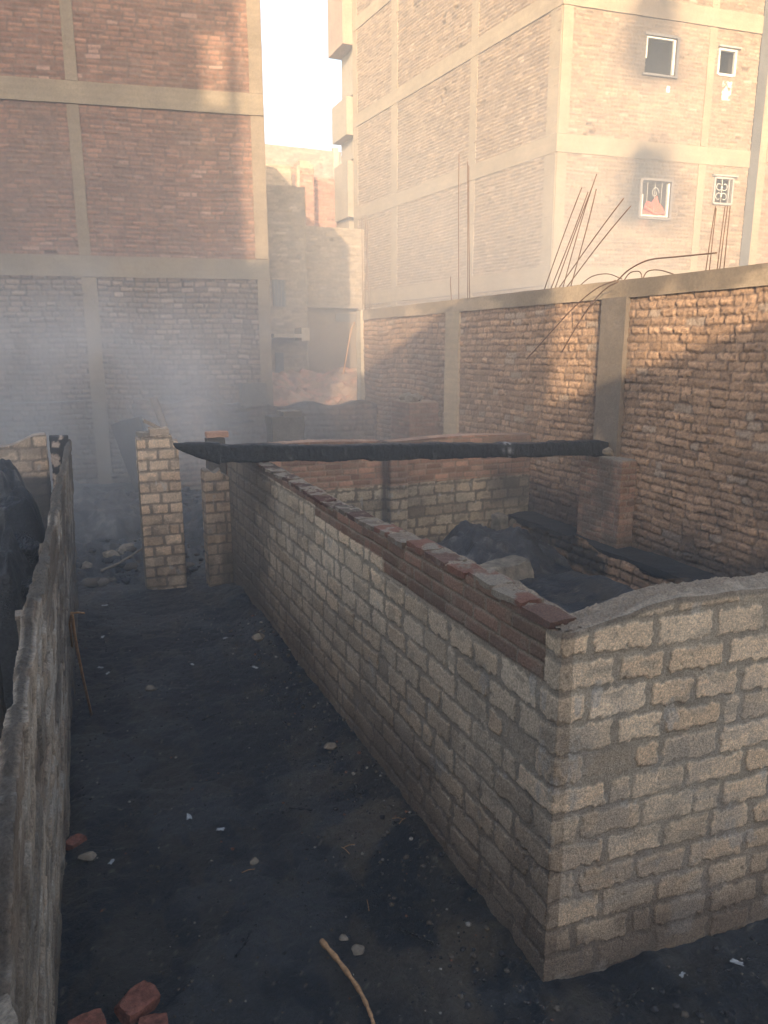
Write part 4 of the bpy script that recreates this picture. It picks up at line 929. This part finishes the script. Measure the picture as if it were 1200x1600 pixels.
# bottom-left red bricks
for i, (x, y, sx, sy, sz, rz, lab) in enumerate(((214, 1568, .155, .125, .075, .5, 'largest broken red brick lying on the ash at bottom left'), (240, 1602, .12, .10, .06, -.3, 'red brick piece below the largest one, cut by the bottom edge'), (138, 1606, .13, .09, .06, .1, 'red brick piece in the bottom left corner beside the wall'), (117, 1312, .10, .07, .05, .8, 'dull red brick fragment half buried by the left wall'))):
    p = hz(x, y, .03); o = rock('brick_fragment', (p.x, p.y, float(groundz(p.x, p.y))+sz*.3), (sx, sy, sz), M_redbrick, 40+i, box=.55, rz=rz, amp=.16, n=22); tag(o, lab, 'brick', 'broken red bricks on the ash')
for i, (x, y, s, lab) in enumerate(((136, 1340, .055, 'pale crumbly stone beside the dull red fragment'), (558, 1474, .05, 'pale stone just right of the thick reed stick'), (536, 1453, .035, 'small brown stone above the thick reed stick'), (518, 1170, .07, 'flat brownish stone near the foot of the long wall'), (398, 1340, .04, 'small reddish stone in the middle of the black ground'), (235, 1076, .07, 'flat pale piece in the ash below the pillar'), (128, 835, .16, 'grey boulder behind the left wall end'), (152, 817, .22, 'pale rounded boulder in the dark yard left of the pillar'), (297, 718, .0, ''), (175, 878, .16, 'pale stone leaning on the branch left of the pillar'), (200, 868, .17, 'pale stone at the branch end nearest the pillar'), (135, 892, .14, 'grey stone at the left end of the branch'), (404, 1003, .10, 'crumpled grey lump against the foot of the long wall'))):
    if s == 0: continue
    p = hz(x, y, .02); g_ = float(groundz(p.x, p.y)); o = rock('stone', (p.x, p.y, g_+s*.2), (s*1.3, s, s*.7), M_stone, 80+i, rz=i, amp=.3); tag(o, lab, 'stone', 'stones lying in the ash')
# scraps of pale plastic and paper
SC = [(164, 943, .055, 'white scrap nearest the pillar foot on the left side'), (160, 994, .05, 'crumpled white scrap beside the reed top'), (157, 1040, .05, 'curled pale scrap left of the lane, below the crumpled one'), (168, 1048, .04, 'small pale scrap right of the curled one'), (398, 1042, .06, 'flat white scrap right of the lane by the long wall'), (352, 998, .04, 'orange-tinted scrap in the far lane'), (295, 1275, .05, 'bright white scrap in the middle of the lane'), (345, 1290, .045, 'grey scrap right of the bright white one'), (174, 1342, .04, 'yellowish scrap beside the pale stone at lower left'), (1152, 1504, .045, 'white scrap on the ground at the lower right edge'), (1066, 1521, .03, 'small pale scrap below the front face of the wall'), (300, 1035, .04, 'bent pale scrap in the middle of the far lane'), (408, 1003, .05, 'grey crumpled scrap lying on the lump by the wall')]
for i, (x, y, s, lab) in enumerate(SC):
    p = hz(x, y, .02); g_ = float(groundz(p.x, p.y)); n = 12; u = np.linspace(-1, 1, n)[None]; v = np.linspace(-1, 1, n)[:, None]
    ang = i*1.3; X = u*s*.7+0*v; Y = v*s*.35+0*u; e = 1-.5*vn2(u*2+i, v*2, 700+i); X = X*e; Y = Y*e
    G_ = np.stack([p.x+X*math.cos(ang)-Y*math.sin(ang), p.y+X*math.sin(ang)+Y*math.cos(ang), g_+.008+.3*s*fbm(u*2.5+i, v*2.5, 720+i)], -1)
    G2 = G_.copy(); G2[..., 2] -= .0015; a = Acc(); a.add(G_, (.5, .5, .5)); a.add(G2, (.5, .5, .5), flip=True); o = a.build('scrap', M_paper); tag(o, lab, 'scrap', 'pale scraps scattered on the burnt ground')
# reeds and sticks
def stick(name, L, z0, z1, r, lab, kink=.01, side_shoots=0, lift=None, mat=M_straw):
    pts = []
    for i, (x, y) in enumerate(L):
        t = i/(len(L)-1); zz = z0+(z1-z0)*t; p = hz(x, y, zz); pts.append(p)
    P = smooth_pts(pts, 5); n = len(P); rr = [r*(1-.5*i/n)*(1+.25*math.sin(i*2.1)) for i in range(n)]
    o = tube(name, P, rr, mat, None, 8); return tag(o, lab, 'stick')
stick('reed_stick', [(502, 1470), (530, 1503), (560, 1545), (577, 1580), (585, 1605)], .05, .03, .013, 'thick split reed stick lying on the ground at bottom centre')
rr = [hz(112, 958, 1.30), hz(118, 1000, 1.05), hz(130, 1060, .6), hz(143, 1117, .06)]
o = tube('reed_stick', smooth_pts([Vector(q) for q in rr], 6), .009, M_straw, None, 7); tag(o, 'long thin tan reed leaning down from the left wall into the lane', 'stick')
tube('side_shoot', smooth_pts([rr[0], hz(122, 957, 1.31), hz(132, 958, 1.31)]), .005, M_straw, o, 6); tube('side_shoot', [rr[0], hz(109, 975, 1.2), hz(113, 1010, 1.0)], .007, M_straw, o, 6)
stick('dry_branch', [(158, 892), (185, 880), (215, 862), (232, 850)], .05, .30, .018, 'burnt branch lying among stones left of the pillar', mat=M_stone)
for i, (x, y) in enumerate(((545, 1325), (540, 1332), (628, 1297), (622, 1293), (575, 1410), (388, 1360))):
    p = hz(x, y, .015); g_ = float(groundz(p.x, p.y)); an = i*1.9; d = Vector((math.cos(an), math.sin(an), .1))*.035
    o = tube('straw', [p+Vector((0, 0, g_))-d, Vector((p.x, p.y, g_+.02)), Vector((p.x, p.y, g_+.012))+d], .0022, M_straw, None, 5); tag(o, ['yellow straw crossing another near the wall foot', 'yellow straw under the crossing one near the wall foot', 'pale straw close to the long wall base', 'second pale straw touching the one close to the wall base', 'short straw in the middle of the ash', 'short straw left of centre on the ash'][i], 'straw')
for i, (x, y, L, an, lab) in enumerate(((330, 1120, .16, .4, 'charred stick lying alone in the far half of the lane'), (200, 1180, .12, 1.9, 'short charred stick near the left side of the lane'), (470, 1270, .14, 2.6, 'charred stick near the long wall, mid lane'), (380, 1480, .15, .9, 'charred stick left of the thick reed stick'), (650, 1460, .18, 2.2, 'charred stick on the brown mud by the wall corner'), (980, 1560, .16, .2, 'charred stick on the ground below the front wall face'))):
    p = hz(x, y, .01); d = Vector((math.cos(an), math.sin(an), 0))*L/2; g_ = float(groundz(p.x, p.y))
    o = tube('charred_stick', smooth_pts([Vector((p.x, p.y, g_+.012))-d, Vector((p.x+.006, p.y-.008, g_+.018)), Vector((p.x, p.y, g_+.012))+d], 4), [.006+.003*math.sin(k*1.7) for k in range(9)], M_char, None, 7); tag(o, lab, 'stick')
# countless crumbs of ash, brick and stone
rs = np.random.RandomState(4); acc = Acc()
def crumb(x, y, s, col, sq=.6):
    g_ = float(groundz(x, y)); n = 5; th = np.linspace(0, np.pi, n)[:, None]; ph = np.linspace(0, 2*np.pi, 7)[None]
    D = np.stack([np.sin(th)*np.cos(ph), np.sin(th)*np.sin(ph), np.cos(th)*np.ones_like(ph)*sq], -1); r = .7+.6*h2(np.round(D[..., 0]*9).astype(int)+int(x*997), np.round(D[..., 1]*9+D[..., 2]*5).astype(int)+int(y*991), 3)
    acc.add(D*r[..., None]*s/2+np.array([x, y, g_+s*.12]), col, flip=True)
for i in range(8000):
    q = rs.rand()
    if q < .62: x = -.1+1.75*rs.rand(); y = 1.25+7*rs.rand()**1.2; s = .004+.016*rs.rand()**4
    elif q < .72: x = 1.3+.4*rs.rand(); y = 2.0+5*rs.rand(); s = .006+.03*rs.rand()**3
    elif q < .86: x = 1.4+3.3*rs.rand(); y = 1.0+1.05*rs.rand(); s = .006+.03*rs.rand()**4
    else: x = -4+9.5*rs.rand(); y = 8.8+5*rs.rand(); s = .04+.16*rs.rand()**3
    g = rs.rand(); col = (.035, .035, .038) if g < .60 else ((.09, .075, .06) if g < .93 else ((.26, .24, .21) if g < .975 else (.18, .085, .055)))
    if g >= .9 and s > .05: col = (.14, .12, .10)
    crumb(x, y, s, col)
cr = acc.build('ground_debris', M_debris); tag(cr, 'small crumbs of ash, brick and stone strewn over the burnt ground', 'debris', kind='stuff')

# ------------------------------------------------------------------ unseen blocks added behind the photographer, shaped to shade the yard
def shadow_block(label, x0, x1, z1, seed, dy=8, y1=-8.0, win=True):
    h = thing('apartment_building', ((x0+x1)/2, y1-dy/2, 0), label, 'building'); a = Acc()  # unseen block added to cast shadow into the yard
    sh = .52*dy  # footprint sheared along the sun to keep the cast shadow edges
    facade(a, [(x1-sh, y1-dy), (x1, y1), (x0, y1), (x0-sh, y1-dy), (x1-sh, y1-dy)], 0, z1, .16, .12, sty_far, None, seed=seed, ch=.12, bl=.3, depth=.01, brick=(.42, .2, .13), mortar=(.3, .2, .15)); a.build('wall', M_far, h)
    a = Acc(); q4 = np.array([[[x0+.03, y1-.03, z1-.05], [x1-.03, y1-.03, z1-.05]], [[x0-sh+.03, y1-dy+.03, z1-.05], [x1-sh-.03, y1-dy+.03, z1-.05]]]); a.add(q4, cb, flip=True); q5 = q4.copy(); q5[..., 2] -= .2; a.add(q5, cb); a.build('roof', M_far, h)
    z = 3.8; i = 0
    while z < z1-.5:
        a = Acc(); rough_box(a, ((x0+x1)/2, y1+.0, z), (x1-x0, .1, .35), res=.4, amp=.004, col=cb); a.build('floor_beam', M_conc, h)
        xx = x0+1.2
        while xx < x1-1.5:
            a = Acc(); rough_box(a, (xx+.4, y1+.01, z-1.6), (.9, .06, 1.1), res=.4, amp=0, col=(.06, .055, .05)); a.build('window', M_far, h); xx += 2.6
        z += 3.1
    return h
shadow_block('lowest brick block added unseen behind the photographer to shade the yard', -2.5, 7.0, 7.0, 901)
b2_ = shadow_block('middle brick block added unseen behind the photographer to shade the yard', -7.25, -2.505, 9.25, 903)
a = Acc(); rough_box(a, (-3.15, -8.1, 9.55), (1.0, .2, .6), res=.2, amp=.005, col=(.4, .25, .17)); a.build('parapet', M_far, b2_)  # raised piece added to lift the shadow edge on the yard wall
b3_ = shadow_block('slim shadow block added unseen between two taller ones behind the photographer', -8.50, -7.255, 11.6, 905)
b4_ = shadow_block('tallest brick tower added unseen behind the photographer to shade the left building', -24.0, -9.12, 17.9, 907)
a = Acc(); rough_box(a, (-8.82, -8.15, 7.2), (.58, .2, 14.4), res=.4, amp=.004, col=cb); rough_box(a, (-8.82, -8.15, 16.8), (.58, .2, 2.2), res=.4, amp=.004, col=cb); rough_box(a, (-8.60, -8.15, 15.05), (.10, .2, 1.4), res=.2, amp=.004, col=cb); a.build('shadow_screen', M_far, b4_)  # slotted screen added to shape the lit patch on the left building

# ------------------------------------------------------------------ haze and smoke
def vol_mat(name, dens, col, noise=None, aniso=0.0):
    m = bpy.data.materials.new(name); m.use_nodes = True; nt = m.node_tree; nt.nodes.clear()
    out = nt.nodes.new('ShaderNodeOutputMaterial'); v = nt.nodes.new('ShaderNodeVolumePrincipled'); v.inputs['Color'].default_value = (*col, 1); v.inputs['Density'].default_value = dens
    v.inputs['Anisotropy'].default_value = aniso
    nt.links.new(v.outputs[0], out.inputs['Volume'])
    if noise:
        scale, lo, hi = noise
        tc = nt.nodes.new('ShaderNodeTexCoord'); nz = nt.nodes.new('ShaderNodeTexNoise'); nz.inputs['Scale'].default_value = scale; nz.inputs['Detail'].default_value = 4; nz.inputs['Distortion'].default_value = .6
        mp = nt.nodes.new('ShaderNodeMapping'); mp.inputs['Scale'].default_value = (1, 1, .7)
        nt.links.new(tc.outputs['Object'], mp.inputs[0]); nt.links.new(mp.outputs[0], nz.inputs['Vector'])
        mr = nt.nodes.new('ShaderNodeMapRange'); mr.inputs[1].default_value = lo; mr.inputs[2].default_value = hi; mr.inputs[3].default_value = 0; mr.inputs[4].default_value = dens
        nt.links.new(nz.outputs[0], mr.inputs[0])
        # fade towards the puff's rim: generated coords -> distance from centre
        g = nt.nodes.new('ShaderNodeVectorMath'); g.operation = 'SUBTRACT'; g.inputs[1].default_value = (.5, .5, .5); nt.links.new(tc.outputs['Generated'], g.inputs[0])
        ln = nt.nodes.new('ShaderNodeVectorMath'); ln.operation = 'LENGTH'; nt.links.new(g.outputs[0], ln.inputs[0])
        fr = nt.nodes.new('ShaderNodeMapRange'); fr.inputs[1].default_value = .5; fr.inputs[2].default_value = .12; fr.inputs[3].default_value = 0; fr.inputs[4].default_value = 1; nt.links.new(ln.outputs['Value'], fr.inputs[0])
        mu = nt.nodes.new('ShaderNodeMath'); mu.operation = 'MULTIPLY'; nt.links.new(mr.outputs[0], mu.inputs[0]); nt.links.new(fr.outputs[0], mu.inputs[1]); nt.links.new(mu.outputs[0], v.inputs['Density'])
    return m
def vol_box(name, c, s, mat, label=None, cat=None):
    V = [(c[0]+sx*s[0]/2, c[1]+sy*s[1]/2, c[2]+sz*s[2]/2) for sx in (-1, 1) for sy in (-1, 1) for sz in (-1, 1)]
    F = [(0, 1, 3, 2), (4, 6, 7, 5), (0, 4, 5, 1), (2, 3, 7, 6), (0, 2, 6, 4), (1, 5, 7, 3)]
    me = bpy.data.meshes.new(name); me.from_pydata(V, [], F); me.materials.append(mat); o = bpy.data.objects.new(name, me); COL.objects.link(o); return tag(o, label, cat, kind='stuff')
HAZE_D = .008
vol_box('haze', (0, 0, 8.3), (900, 900, 20.0), vol_mat('smoky_air', HAZE_D, (.85, .92, .98)), 'smoky air hanging over the whole yard', 'haze')
vol_box('smoke', (9.0, 12.6, 4.6), (15, 7.6, 10), vol_mat('high_smoke', .09, (.94, .92, .90), (.22, .25, .72)), 'thin sunlit smoke rising in front of the buildings', 'smoke')
vol_box('smoke', (2.2, 10.2, 2.2), (22, 10.6, 7.4), vol_mat('low_smoke', .072, (.93, .92, .90), (.3, .18, .72)), 'grey smoke layer against the left building and the yard walls', 'smoke')
vol_box('smoke', (.3, 11.3, 2.0), (9.5, 6.0, 4.6), vol_mat('yard_smoke', .30, (.86, .87, .88), (.8, .42, .66)), 'blue grey smoke drifting over the yard behind the pillar', 'smoke')
vol_box('smoke', (-.7, 5.8, 1.5), (2.2, 3.0, 3.0), vol_mat('heap_smoke', .13, (.90, .91, .92), (1.0, .38, .72)), 'smoke rising from the black heap at left', 'smoke')
